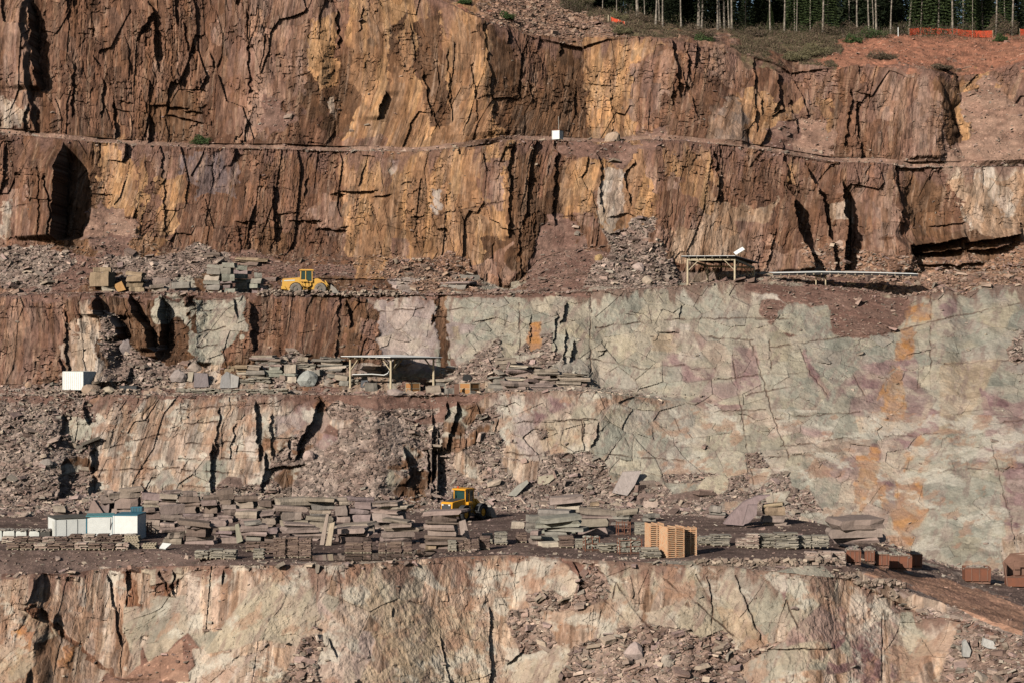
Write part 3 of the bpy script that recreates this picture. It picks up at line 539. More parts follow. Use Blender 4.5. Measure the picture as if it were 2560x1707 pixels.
# ledges with an overhang: upper side stands out. (window, jump, points)
LEDGES = [
 ('A',.5,'1800,1400 1945,1385'), ('A',.8,'1880,1440 2090,1440'), ('A',.8,'2070,1490 2247,1505'), ('A',.6,'2160,1265 2247,1265'), ('A',.8,'975,680 1210,692'), ('A',.7,'1080,740 1300,790'), ('A',.7,'1180,710 1290,720'), ('A',.7,'1540,1445 1660,1447'), ('A',.4,'760,650 850,662'), ('A',.3,'500,215 570,215'), ('A',.4,'1200,580 1240,590'),
 ('B',.9,'0,1248 240,1245'), ('B',.6,'210,1288 330,1276'), ('B',.5,'0,1490 50,1480'), ('B',.3,'380,1390 450,1400'), ('B',.45,'1760,1420 1890,1390'), ('B',.5,'1760,1535 1870,1503'), ('B',.4,'480,1420 560,1408'), ('B',.3,'860,240 900,236'), ('B',.25,'1850,300 1890,290'),
 ('C',.5,'1200,480 1250,560'), ('C',.5,'1160,600 1240,620'), ('C',.6,'1150,660 1200,670'), ('C',.4,'1210,1020 1320,1040'), ('C',.35,'1880,625 1930,620'),
 ('F',5.0,'1515,170 1700,150 1860,110'), ('F',4.2,'1880,150 2050,130 2190,95'), ('F',.6,'1640,312 1960,320'), ('F',.35,'1480,880 1640,850'), ('F',.6,'1640,40 1860,20'), ('F',.4,'1860,195 2000,170'),
 ('F',3.5,'1545,215 1700,205 1850,190'), ('F',3.0,'1900,205 2050,190 2160,150'), ('F',1.6,'1620,285 1800,295 1980,280'),
 ('G',1.1,'1755,160 1990,135'), ('G',.3,'570,1140 690,1150'), ('E',.5,'2080,735 2210,738'), ('E',.4,'1690,860 1740,850'), ('F',.2,'2130,100 2150,100'), ('I',.35,'580,95 660,90'), ('I',.2,'2020,410 2110,412'), ('I',.25,'550,1345 1000,1345'),
 ('E',.25,'870,670 1020,640'), ('E',.15,'1140,1322 1680,1300'), ('E',.15,'1380,1540 1600,1500'), ('D',.3,'1440,1590 1450,1590'), ('D',.35,'1810,1415 1950,1415'),
]
for (rg, J, s) in LEDGES:
    P = Z2P(rg, pp(s)); P = P[np.argsort(P[:, 0])]
    j0, j1 = np.searchsorted(c, [P[0, 0] - 8, P[-1, 0] + 8])
    if j1 - j0 < 3: continue
    x = PX[:, j0:j1]; y = PY[:, j0:j1] + wob1[:, j0:j1] * .5
    d = y - np.interp(x, P[:, 0], P[:, 1])
    taper = sstep(P[0, 0] - 8, P[0, 0] + 8, x) * (1 - sstep(P[-1, 0] - 8, P[-1, 0] + 8, x))
    v = np.where(d < 0, -0.6 * np.exp(np.minimum(d, 0) / 16), 0.6 * np.exp(-np.maximum(d, 0) / 24))
    DSP[:, j0:j1] += (J * v * taper * WD[:, j0:j1]).astype(np.float32)
# talus heaps leaning on faces: (window, forward m per m of height, top outline)
HEAPS = [('A',.9,'500,1560 580,1345 660,1345 780,1420 900,1480 940,1560'), ('A',.8,'1740,950 1800,860 1870,815 1950,860 2000,950'), ('B',.7,'60,960 130,860 250,880 350,960'),
 ('C',.7,'1650,1080 1800,960 1950,860 2100,880 2247,900 2400,1000'), ('E',.8,'640,1000 850,920 1030,760 1060,800 1130,900 1250,960'), ('D',1.1,'640,1070 650,700 690,610 740,640 800,780 900,800 1000,860 1200,960 1300,1060'),
 ('E',.9,'-300,1560 -150,1350 0,1260 250,1180 600,1200 640,1300 560,1500 600,1600'), ('H',.8,'600,440 800,200 1000,150 1250,120 1500,180 1650,260 1900,240 2247,180 2400,200 2700,300 2900,440'),
 ('D',.9,'-700,1180 330,1180 430,1330 500,1560 600,1640'), ('E',.7,'1240,470 1310,200 1500,190 1640,250 1800,150 2000,60 2150,200 2260,440'), ('C',.5,'190,930 210,750 290,650 400,640 440,800 450,950'), ('A',.5,'600,960 900,930 1300,940 1700,920 1760,960'),
 ('H',.7,'1560,1600 1750,1200 2000,1150 2247,1220 2500,1450 2700,1600'), ('I',.8,'1650,1600 1830,1230 1930,1190 2247,1300 2700,1600')]
for (rg, k, s) in HEAPS:
    P = Z2P(rg, pp(s)); P = P[np.argsort(P[:, 0])]
    j0, j1 = np.searchsorted(c, [P[0, 0], P[-1, 0]])
    if j1 - j0 < 3: continue
    x = PX[:, j0:j1]; y = PY[:, j0:j1] + wob1[:, j0:j1] * .6
    top = np.interp(x, P[:, 0], P[:, 1]); bot = P[:, 1].max()
    # only the rows of the section(s) under the outline
    ym = (P[:, 1].min() + bot) / 2
    h = np.clip(y - top, 0, None) * GY[:, j0:j1] / F
    lim = (PY[:, j0:j1] < bot + 40)
    sc_ = SEC[np.argmin(np.abs(PY[:, (j0 + j1) // 2] - ym) + 1e6 * (FACE[:, (j0 + j1) // 2] < .5))]
    h = np.where((SEC == sc_)[:, None], h, 0)
    k *= .55
    DSP[:, j0:j1] += (-k * h * WD[:, j0:j1] * FACE[:, j0:j1]).astype(np.float32)
    # follow on the floor rows in front of the toe
    jj = np.arange(j0, j1)
    for r in range(nr_ - 1):
        if FACE[r, 0] < .5 and FACE[r + 1, 0] > .5:
            yr = PY[r, j0:j1]
            hh = np.clip(yr - np.interp(c[j0:j1], P[:, 0], P[:, 1]), 0, None) * GY[r, j0:j1] / F
            if SEC[r + 1] != sc_: continue
            if hh.max() <= 0: continue
            q = r
            while q > 0 and FACE[q, 0] < .5 and r - q < 36:
                DSP[q, j0:j1] += -k * hh * (1 - (r - q) / 36.0)
                q -= 1
# dark joints
CRK = [('F','600,830 1100,760 1400,735 1640,665 2247,540'), ('F','230,1040 520,1010 830,990'), ('F','430,1140 870,1060'), ('F','240,1250 560,1235'), ('F','430,1325 900,1270 1180,1250'), ('F','660,1480 1100,1420 1260,1410 1600,1400 1980,1340 2240,1300'),
 ('F','460,790 560,1100 610,1290 720,1560'), ('F','340,850 400,1250 450,1560'), ('F','780,820 850,1000 980,1160'), ('F','1130,1000 1230,1180'), ('F','1730,940 2150,915'), ('F','590,790 600,980'), ('F','0,650 600,640'), ('F','150,760 480,790'), ('F','1640,440 1640,1100'), ('F','500,650 760,640'),
 ('I','1620,182 2247,160'), ('I','450,100 500,330'), ('I','2040,0 2110,300 2190,660'), ('I','460,95 930,70'), ('I','480,220 620,205'), ('I','550,1345 1000,1345'), ('I','0,940 200,1120 350,1250 500,1400'), ('I','180,870 210,1060 200,1300'), ('I','360,860 540,1320'), ('I','690,1030 620,1280'), ('I','100,850 205,1040'), ('I','1330,1120 1340,1560'), ('I','690,1030 770,1200 780,1330'),
 ('H','1600,770 1800,900 1900,1050 2020,1200'), ('H','2020,790 2247,1000'), ('H','1560,860 1850,1130'), ('H','1800,900 1780,1000'), ('H','1000,60 1400,90 1600,60 2247,115'),
 ('E','250,600 540,580'), ('E','700,590 880,570'), ('E','870,670 1020,640'), ('E','1670,710 1780,690 2247,640'), ('E','1140,1320 1680,1300'), ('E','1380,1540 1600,1500'), ('E','1620,900 1800,940 2000,970 2247,940'), ('E','1170,550 1180,900'), ('E','1070,560 1080,700'), ('E','700,740 720,900'), ('E','1640,500 1640,1000'), ('E','1580,1310 1590,1500'), ('E','1350,1340 1370,1500'),
 ('D','730,1480 960,1420 1160,1370'), ('D','1160,1240 1690,1190'), ('D','1180,1460 1690,1440'), ('D','1200,1330 1420,1310'), ('D','1290,600 1550,580'), ('D','1300,740 1480,700'), ('D','1300,830 1420,820'), ('D','0,560 430,580'),
 ('G','1180,100 1700,90'), ('G','1200,170 1700,200'), ('G','1200,280 1640,300'), ('G','620,180 1180,160'), ('A','1460,1480 2240,1500'), ('B','330,1470 700,1400 1080,1330'), ('B','1440,1420 1640,1400'), ('A','0,1360 380,1330')]
CR = np.zeros(PX.shape, np.float32)
for (rg, s) in CRK:
    P = Z2P(rg, pp(s))
    for a in range(len(P) - 1):
        x1, y1 = P[a]; x2, y2 = P[a + 1]; ln = math.hypot(x2 - x1, y2 - y1) + 1e-6
        j0, j1 = np.searchsorted(c, [min(x1, x2) - 12, max(x1, x2) + 12])
        x = PX[:, j0:j1] + wob1[:, j0:j1] * .55 - x1; y = PY[:, j0:j1] + wob1[::-1, j0:j1] * .55 - y1
        tl = (x * (x2 - x1) + y * (y2 - y1)) / ln; d = np.abs(x * (y2 - y1) - y * (x2 - x1)) / ln
        m = ((tl > -2) & (tl < ln + 2)) * np.exp(-(d / 1.6) ** 2) * (0.35 + 0.65 * sstep(.35, .6, vnoise(U[:, j0:j1] * .7, V[:, j0:j1] * .7, a)))
        CR[:, j0:j1] = np.maximum(CR[:, j0:j1], m)
CR *= FACE
DSP += CR * 0.22
DSP *= WD * 1.0 + (1 - WD) * 0.0
ZN = (1 - FACE) * ((fbm(GX / 1.3, GY / 1.3, 4, 2) - .5) * .34 + (fbm(GX * 2.2, GY * 2.2, 3, 3) - .5) * .12)
hl = (SEC >= 16)[:, None]
ZN = np.where(hl, (fbm(GX / 4, GY / 4, 5, 2) - .5) * 1.8 + (fbm(GX / .8, GY / .8, 3, 5) - .5) * .5, ZN)
flat4 = ((SEC == 4) | (SEC == 3))[:, None] & (PX < 2100)
ZN = np.where(flat4, ZN * .35, ZN)
# ramp edge bank and the little heaps along the lip
TY = GY + DSP; TX = GX; TZ = GZ + ZN
# ---------------- colour ----------------
CA = ca_t[LAB]; CB = cb_t[LAB]
# stains bleed across joints in the grey and cream walls
def blur3(a, n):
    for _ in range(n): a = (a + np.roll(a, 1, 0) + np.roll(a, -1, 0) + np.roll(a, 1, 1) + np.roll(a, -1, 1)) / 5
    return a
soft = (zone & (STY <= 1) & (LAB != LI['u']))[..., None] * (.35 + .65 * vnoise(U / 2.2, V / 2.2, 5))[..., None]
soft = soft * np.where(POLM, .15, 1.0)[..., None] * np.where(SEC <= 2, .45, 1.0)[:, None, None]
CA = CA + (blur3(CA, 16) - CA) * soft; CB = CB + (blur3(CB, 16) - CB) * soft
fz = (zone & (STY <= 1))[..., None] * .5
CA = CA + (blur3(CA, 3) - CA) * fz; CB = CB + (blur3(CB, 3) - CB) * fz
mixn = fbm(uu * .8, V * .07, 5, 1, .6)                       # stripes down the face
mixs = fbm(U / 1.8, V / 1.8, 4, 5)
t = np.where(STY < .9, sstep(.40, .58, mixn), sstep(.4, .6, mixs))[..., None]
COL = CA * (1 - t) + CB * t
isr = (STY <= 1)
colm = blur(np.where(STY <= .85, 1, 0).astype(np.float32), 3)
um = (LAB == LI['u'])[..., None] * sstep(.42, .56, fbm((U + .5 * V) / 1.6, (V - .3 * U) / 3.5, 5, 3, .6))[..., None]
COL = COL * (1 - .40 * um) + np.array((.31, .18, .135), np.float32) * (.40 * um)
# rust and soot streaks running down columnar faces
stk = sstep(.48, .68, fbm(uu * 1.5, V * .12 + 3, 5, 4, .6)) * colm
COL = COL * (1 - .62 * stk[..., None]) + np.array((.125, .066, .037), np.float32) * (.62 * stk[..., None])
stk = sstep(.56, .76, fbm(uu * 3.1 + 9, V * .16, 4, 6)) * colm
COL = COL * (1 - .45 * stk[..., None]) + np.array((.40, .270, .185), np.float32) * (.38 * stk[..., None])
# per block brightness and hue
blk = (ra2 - .5) * .42 + (ra3 - .5) * .34 + (rb - .5) * .30
COL *= (1 + colm * blk + colm * (fbm(uu * 4.5, V * .35, 4, 0, .65) - .5) * .9)[..., None]
hue = (rb2 - .5)[..., None] * np.array((.06, .0, -.07), np.float32)
COL *= 1 + colm[..., None] * hue * 2
slm = blur((STY == 1).astype(np.float32) + .5 * (STY == .5), 2); slm = np.minimum(slm, 1)
pcol = np.array([(.34, .31, .245), (.44, .355, .265), (.30, .225, .205), (.41, .335, .285), (.32, .298, .24), (.45, .37, .245), (.40, .36, .28)], np.float32)
pi = ((sa * 3.7 + sb * 5.1) % 1 * 6.999).astype(int); tgt = pcol[pi]
slm = slm * np.where(LAB == LI['u'], .75, 1.0)
mm = (.30 * slm * (sb > .2) * (.4 + .9 * vnoise(U / 1.6, V / 3, 1)))[..., None]
COL = COL * (1 - mm) + tgt * mm
COL *= (1 + slm * np.where(SEC <= 2, .6, 0)[:, None] * (fbm((U + .5 * V + 9 * vnoise(U / 7, V / 7, 3)) * .9, (V - .5 * U) * .35, 5, 1, .65) - .5) * .9)[..., None]
COL *= (1 + slm * ((sb - .5) * .20 + (.35 + brk) * (sa2 - .5) * .30 + (fbm(U * 1.3, V * .3, 5, 2) - .5) * .75))[..., None]
# joints and stain
strat = fbm((U - .25 * V) * .9, (V + .2 * U) * .22, 5, 7, .6)
COL = COL + (np.array((.36, .275, .235), np.float32) - COL) * (.40 * slm * sstep(.54, .72, strat))[..., None]
strat = fbm((U + .35 * V) * .6 + 9, (V - .1 * U) * .3, 5, 6, .6)
COL = COL + (np.array((.44, .385, .30), np.float32) - COL) * (.55 * slm * sstep(.52, .70, strat))[..., None]
strat = fbm((U - .3 * V) * 1.6 + 4, V * .35, 4, 5, .6)
COL = COL + (np.array((.235, .175, .15), np.float32) - COL) * (.60 * slm * sstep(.57, .72, strat))[..., None]
low_ = np.where(SEC <= 2, .12, 1.0)[:, None]
sj = low_ * (np.exp(-(seamS / .02) ** 2) * .35 * (sb > .4) + brk * np.exp(-(seamS2 / .025) ** 2) * .3) * slm * sstep(.35, .55, fbm(U / 2, V / 2, 3, 7))
COL = COL * (1 - sj[..., None]) + np.array((.14, .075, .055), np.float32) * sj[..., None]
COL = COL * (1 - .8 * CR[..., None]) + np.array((.10, .055, .04), np.float32) * (.8 * CR[..., None])
# reddish dust washing down from the benches
for s in (2, 6, 9, 12, 15):
    rr = np.where(SEC == s)[0]; sm_ = (1 - mid) if s == 6 else 1.0 + 0 * mid
    dep = (1 - ST[rr])[:, None] * (1.0)
    dn = fbm(uu[rr] * .9, V[rr] * .12, 4, 2) * .55
    m = np.clip(sstep(.0, .10, dn - dep * .9 - .17) , 0, 1) * .75 * sm_[None, :]
    d2 = np.array((.17, .10, .078), np.float32) * (1 + (fbm(U[rr] * 3, V[rr] * 3, 3, 1) - .5) * .8)[..., None]
    COL[rr] = COL[rr] * (1 - m[..., None]) + d2 * m[..., None]
# rubble colours per stone
rubm = blur((STY == 2).astype(np.float32), 1)
COL *= (1 + rubm * ((ra4 - .5) * .9 + (fbm(U * 3, V * 3, 3, 6) - .5) * .6))[..., None]
sfm = blur((STY >= 3).astype(np.float32), 1)
COL *= (1 + sfm * ((fbm(GX / 1.4, V * 1.2, 5, 6) - .5) * .9))[..., None]
peb = (vnoise(U * 5.5, V * 5.5, 3) > .86) & (STY >= 2)
COL = np.where(peb[..., None], COL * 1.7, COL)
COL = COL * np.array((.93, .91, .915), np.float32)
COL[SEC <= 2] *= np.array((1.06, 1.0, .96), np.float32)
_q = np.isin(SEC, (1, 2, 6))
_n = fbm((U[_q] + .4 * V[_q]) / 2.6, (V[_q] - .3 * U[_q]) / 3.2, 5, 6, .6)
_w = (sstep(.56, .68, _n) * (STY[_q] <= 1) * .6)[..., None]
COL[_q] = COL[_q] * (1 - _w) + np.array((.50, .46, .385), np.float32) * _w * (.85 + .3 * fbm(U[_q], V[_q], 3, 2))[..., None]
_n = fbm((U[_q] - .4 * V[_q]) / 2.0 + 30, (V[_q] + .3 * U[_q]) / 3.0, 5, 4, .6)
_w = (sstep(.57, .69, _n) * (STY[_q] <= 1) * .55)[..., None]
COL[_q] = COL[_q] * (1 - _w) + np.array((.33, .19, .125), np.float32) * _w
grain = 1 + (RNG.random(PX.shape, dtype=np.float32) - .5) * .16
COL = np.clip(COL * grain[..., None], .01, .75)
# wheel ruts running down the ramp
for pts_, wd_, am_ in (('1250,835 1500,885 1750,960 2000,1075 2247,1180', 2.2, .35), ('1300,830 1600,890 1850,965 2050,1050 2247,1120', 2.2, .35), ('1250,826 1500,868 1750,930 2000,1010 2247,1075', 5, -.18)):
    Q = Z2P('I', pp(pts_)); lm = ((SEC >= 3) & (SEC <= 5))[:, None] & (PX > Q[0, 0])
    dd_ = np.abs(PY - np.interp(PX, Q[:, 0], Q[:, 1]) + (vnoise(U * .4, V * .4, 3) - .5) * 5)
    COL *= 1 - (am_ * lm * np.exp(-(dd_ / wd_) ** 2))[..., None]
# wheel tracks on the ramp and bench floor
fl = (SEC == 4)
COL[fl] *= (1 - .25 * sstep(.55, .7, fbm(GX[fl] / 9, GY[fl] / 1.6, 3, 4)))[..., None]

M_rock = rock_mat()
STRK = (colm * FACE)[..., None]
COL = np.concatenate([COL, STRK], -1)
idx = np.arange(nr_ * nc, dtype=np.int64).reshape(nr_, nc)
def seg(name, r0, r1, kind='structure', label=None):
    """rows r0..r1 inclusive"""
    sl_ = slice(r0, r1 + 1)
    co = np.stack([TX[sl_], TY[sl_], TZ[sl_] + EYE], -1).reshape(-1, 3)
    cl = COL[sl_].reshape(-1, 4)
    n = r1 - r0 + 1
    ii = np.arange(n * nc).reshape(n, nc)
    f = np.stack([ii[:-1, :-1], ii[:-1, 1:], ii[1:, 1:], ii[1:, :-1]], -1).reshape(-1, 4)
    me = np_mesh(name, co, f, cl)
    return link(name, me, M_rock, kind=kind, label=label)
LBL = {'rock_face': {2: 'pale cream and grey rock face below the lowest bench', 6: 'jointed rock face between the lowest and second bench', 9: 'rock face behind the long white roofed shelter', 12: 'brown and ochre columnar rock face below the upper ledge', 15: 'tall ochre and dark brown rock face at the top'},
       'bench_floor': {3: 'lip of the lowest quarry bench', 4: 'wide reddish gravel floor of the lowest quarry bench'}}
bounds = []; a = 0
grp = [(1, 2, 'rock_face', LBL['rock_face'][2]), (3, 5, 'bench_floor', 'wide reddish gravel floor of the lowest quarry bench'), (6, 6, 'rock_face', LBL['rock_face'][6]),
       (7, 8, 'bench_floor', 'second quarry bench carrying the long white roofed shelter'), (9, 9, 'rock_face', LBL['rock_face'][9]), (10, 11, 'bench_floor', 'third quarry bench with rubble and the pale yellow loader'),
       (12, 12, 'rock_face', LBL['rock_face'][12]), (13, 14, 'bench_floor', 'narrow upper ledge with the small white box'), (15, 15, 'rock_face', LBL['rock_face'][15]), (16, 18, 'hillside', 'scrubby hillside above the quarry reaching the forest')]
r_prev = 0
for (s0, s1, nm, lb) in grp:
    r_end = int(np.where(SEC <= s1)[0][-1])
    seg(nm, r_prev, r_end, label=lb); r_prev = r_end
print("terrain", time.time() - T0, nr_, nc)
# ---------------- helpers for objects ----------------
def at(px, py, D): return ((px - 1280) / F * D, D, -(py - 853.5) / F * D + EYE)
def gpt(px, py, secs):
    """point of the terrain seen at photo pixel (px, py), in one of the sections"""
    j = int(np.clip(np.searchsorted(c, px), 0, nc - 1))
    rr = np.where(np.isin(SEC, secs))[0]
    pr = 853.5 - F * TZ[rr, j] / TY[rr, j]
    r = rr[int(np.argmin(np.abs(pr - py)))]
    return (float(TX[r, j]), float(TY[r, j]), float(TZ[r, j]) + EYE)
def gz(x, y, secs):
    rr = np.where(np.isin(SEC, secs))[0]
    j = int(np.clip(np.searchsorted(c, 1280 + x / y * F), 0, nc - 1))
    r = rr[int(np.argmin(np.abs(TY[rr, j] - y)))]
    return float(TZ[r, j]) + EYE
class MB:
    def __init__(s): s.v = []; s.f = []; s.c = []; s.col = None
    def add(s, vs, fs, col=None):
        n = len(s.v); s.v += [tuple(map(float, v)) for v in vs]; s.f += [tuple(i + n for i in f) for f in fs]
        s.c += [col if col is not None else (s.col or (.5, .5, .5))] * len(vs); return s
    def box(s, c0, sz, rz=0, col=None, rx=0, ry=0):
        M = Euler((rx, ry, rz)).to_matrix(); h = [q / 2 for q in sz]
        vs = [Vector(c0) + M @ Vector((x * h[0], y * h[1], z * h[2])) for x in (-1, 1) for y in (-1, 1) for z in (-1, 1)]
        return s.add(vs, [(0, 1, 3, 2), (4, 6, 7, 5), (0, 4, 5, 1), (2, 3, 7, 6), (0, 2, 6, 4), (1, 5, 7, 3)], col)
    def beam(s, p, q, w, h=None, col=None):
        p = Vector(p); q = Vector(q); d = (q - p).normalized(); h = h or w
        up = Vector((0, 0, 1)) if abs(d.z) < .95 else Vector((0, 1, 0))
        a = d.cross(up).normalized() * w / 2; b = a.cross(d).normalized() * h / 2
        vs = [p - a - b, p + a - b, p + a + b, p - a + b, q - a - b, q + a - b, q + a + b, q - a + b]
        return s.add(vs, [(0, 3, 2, 1), (4, 5, 6, 7), (0, 1, 5, 4), (1, 2, 6, 5), (2, 3, 7, 6), (3, 0, 4, 7)], col)
    def cyl(s, p, q, r, n=10, r2=None, cap=True, col=None):
        p = Vector(p); q = Vector(q); d = (q - p).normalized(); r2 = r if r2 is None else r2
        up = Vector((0, 0, 1)) if abs(d.z) < .95 else Vector((0, 1, 0))
        a = d.cross(up).normalized(); b = a.cross(d).normalized()
        vs = [p + (a * math.cos(t) + b * math.sin(t)) * r for t in [2 * math.pi * i / n for i in range(n)]]
        vs += [q + (a * math.cos(t) + b * math.sin(t)) * r2 for t in [2 * math.pi * i / n for i in range(n)]]
        fs = [(i, (i + 1) % n, n + (i + 1) % n, n + i) for i in range(n)]
        if cap: fs += [tuple(range(n))[::-1], tuple(range(n, 2 * n))]
        return s.add(vs, fs, col)
    def prism(s, poly, y0, y1, col=None):
        """polygon in (x, z) extruded along y"""
        n = len(poly); vs = [(x, y0, z) for x, z in poly] + [(x, y1, z) for x, z in poly]
        return s.add(vs, [tuple(range(n)), tuple(range(n, 2 * n))[::-1]] + [((i + 1) % n, i, n + i, n + (i + 1) % n) for i in range(n)], col)
    def mesh(s, name, colors=False, smooth=False):
        me = bpy.data.meshes.new(name); me.from_pydata(s.v, [], s.f); me.update()
        if smooth: me.polygons.foreach_set("use_smooth", [True] * len(me.polygons))
        if colors:
            ca = me.color_attributes.new("Col", 'FLOAT_COLOR', 'POINT')
            ca.data.foreach_set("color", np.array([(*q, .15) if len(q) == 3 else q for q in s.c], np.float32).ravel())
        return me
    def build(s, name, m, parent=None, bevel=0, colors=False, smooth=False, **kw):
        me = s.mesh(name, colors, smooth)
        if bevel:
            import bmesh
            bm = bmesh.new(); bm.from_mesh(me); bmesh.ops.bevel(bm, geom=bm.edges[:] , offset=bevel, segments=1, affect='EDGES', profile=.7); bm.to_mesh(me); bm.free()
        return link(name, me, m, parent=parent, **kw)
def thing(name, label, cat, loc=(0, 0, 0), rz=0, group=None, scale=1):
    o = bpy.data.objects.new(name, None); SC.collection.objects.link(o); o.location = loc; o.rotation_euler = (0, 0, rz)
    o.empty_display_size = .3; o.scale = (scale,) * 3
    o["label"] = label; o["category"] = cat
    if group: o["group"] = group
    return o
def copy_thing(root, loc, rz, label):
    r = root.copy(); SC.collection.objects.link(r); r.location = loc; r.rotation_euler = (0, 0, rz); r["label"] = label
    for ch in list(root.children):
        k = ch.copy(); SC.collection.objects.link(k); k.parent = r
        for g in list(ch.children):
            q = g.copy(); SC.collection.objects.link(q); q.parent = k
    return r
M = {}
M['white'] = mat("white_paint", (.72, .73, .70), .5, var=.07, scale=2.2, bump=.01, bscale=9, spec=.4)
M['offwhite'] = mat("weathered_white_paint", (.62, .62, .57), .6, var=.15, scale=1.6, spec=.3)
M['blue'] = mat("blue_paint", (.04, .16, .22), .5, var=.15, scale=2)
M['teal'] = mat("teal_trim", (.10, .28, .30), .5, var=.15, scale=2)
M['darkroof'] = mat("dark_roofing", (.09, .085, .075), .9, var=.3, scale=1.2)
M['yellow'] = mat("loader_yellow", (.72, .33, .022), .42, var=.08, scale=2.5, spec=.5)
M['yellow2'] = mat("faded_yellow", (.70, .40, .075), .55, var=.12, scale=1.8, spec=.35, col2=(.60, .33, .08))
M['dgrey'] = mat("dark_grey_metal", (.06, .062, .065), .55, var=.15)
M['tyre'] = mat("dark_rubber", (.028, .028, .028), .85, var=.3, scale=5)
M['dtyre'] = mat("dusty_rubber", (.20, .175, .15), .95, var=.25, scale=4)
M['glass'] = mat("dark_cab_glass", (.02, .05, .045), .12, var=.3, scale=1.5, spec=.8)
M['steel'] = mat("worn_steel", (.30, .27, .235), .55, var=.2, scale=2.5, spec=.4)
M['red'] = mat("red_lens", (.6, .09, .03), .4)
M['lamp'] = mat("clear_lens", (.75, .75, .72), .2, spec=.7)
M['rust'] = mat("rusty_steel", (.235, .095, .058), .9, var=.22, scale=1.6, col2=(.17, .075, .05), spec=.15, bump=.015, bscale=7)
M['rust2'] = mat("dull_rusty_steel", (.20, .115, .085), .9, var=.25, scale=2, spec=.15)
M['timber'] = mat("fresh_sawn_timber", (.68, .45, .28), .8, var=.3, scale=4, col2=(.54, .28, .15))
M['timber2'] = mat("greyed_timber", (.36, .30, .22), .85, var=.25, scale=4)
M['post'] = mat("pale_round_timber", (.52, .43, .30), .8, var=.15, scale=3)
M['ply'] = mat("orange_plywood", (.40, .20, .075), .75, var=.2, scale=1.4, col2=(.33, .15, .06))
M['sheet'] = mat("white_sheet_roofing", (.80, .81, .79), .45, var=.07, scale=2, spec=.4)
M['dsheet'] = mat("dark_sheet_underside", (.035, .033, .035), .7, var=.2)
M['net'] = mat("orange_safety_net", (.62, .085, .035), .8, var=.2, scale=2)
M['bark'] = mat("pine_bark", (.15, .125, .105), .95, var=.4, scale=3, col2=(.27, .235, .19), bump=.02)
M['needle'] = mat("spruce_needles", attr=True, rough=.9, var=.25, scale=1.2, spec=.1)
M['stone'] = M_rock

# ---------------- loose stone: scree lying on the heaps and benches ----------------
STONES = np.array([(.31, .24, .20), (.36, .28, .225), (.26, .175, .145), (.40, .325, .25), (.30, .27, .225), (.23, .16, .135), (.28, .20, .185)], np.float32)
DENS = {'e': 7.0, 'f': 7.0, 'P': 1.2, 'd': 1.3, 'x': .55, 'R': .4, 'v': .15, 'c': .10, 'y': .05, 'g': .04}
dens = np.array([DENS.get(k, .04) for k in LET], np.float32)[LAB]
lip = np.zeros(nr_)
for s in (3, 7, 10, 13): lip[(SEC == s)] = 2.0
for s in (2, 6, 9, 12): lip[(SEC == s) & (ST > .96)] = 1.5
dens = dens + (lip[:, None] * (1 - mid[None, :] * (np.isin(SEC, (6, 7, 8)))[:, None])).astype(np.float32)
dens[SEC == 8] += 3.0 * (1 - mid)[None, :]
for s in (5, 11): dens[SEC == s] += 3.0
dens[(SEC == 4)] = .35
dens[LAB == LI['z']] = .05
inview = ((c > -60) & (c < 2620)).astype(np.float32)
P4 = np.stack([TX, TY, TZ], -1)
B4 = np.stack([GX, GY, GZ], -1)
area = np.linalg.norm(np.cross(B4[1:, :-1] - B4[:-1, :-1], B4[:-1, 1:] - B4[:-1, :-1]), axis=-1)
wgt = (area * dens[:-1, :-1] * inview[None, :-1]).astype(np.float64)
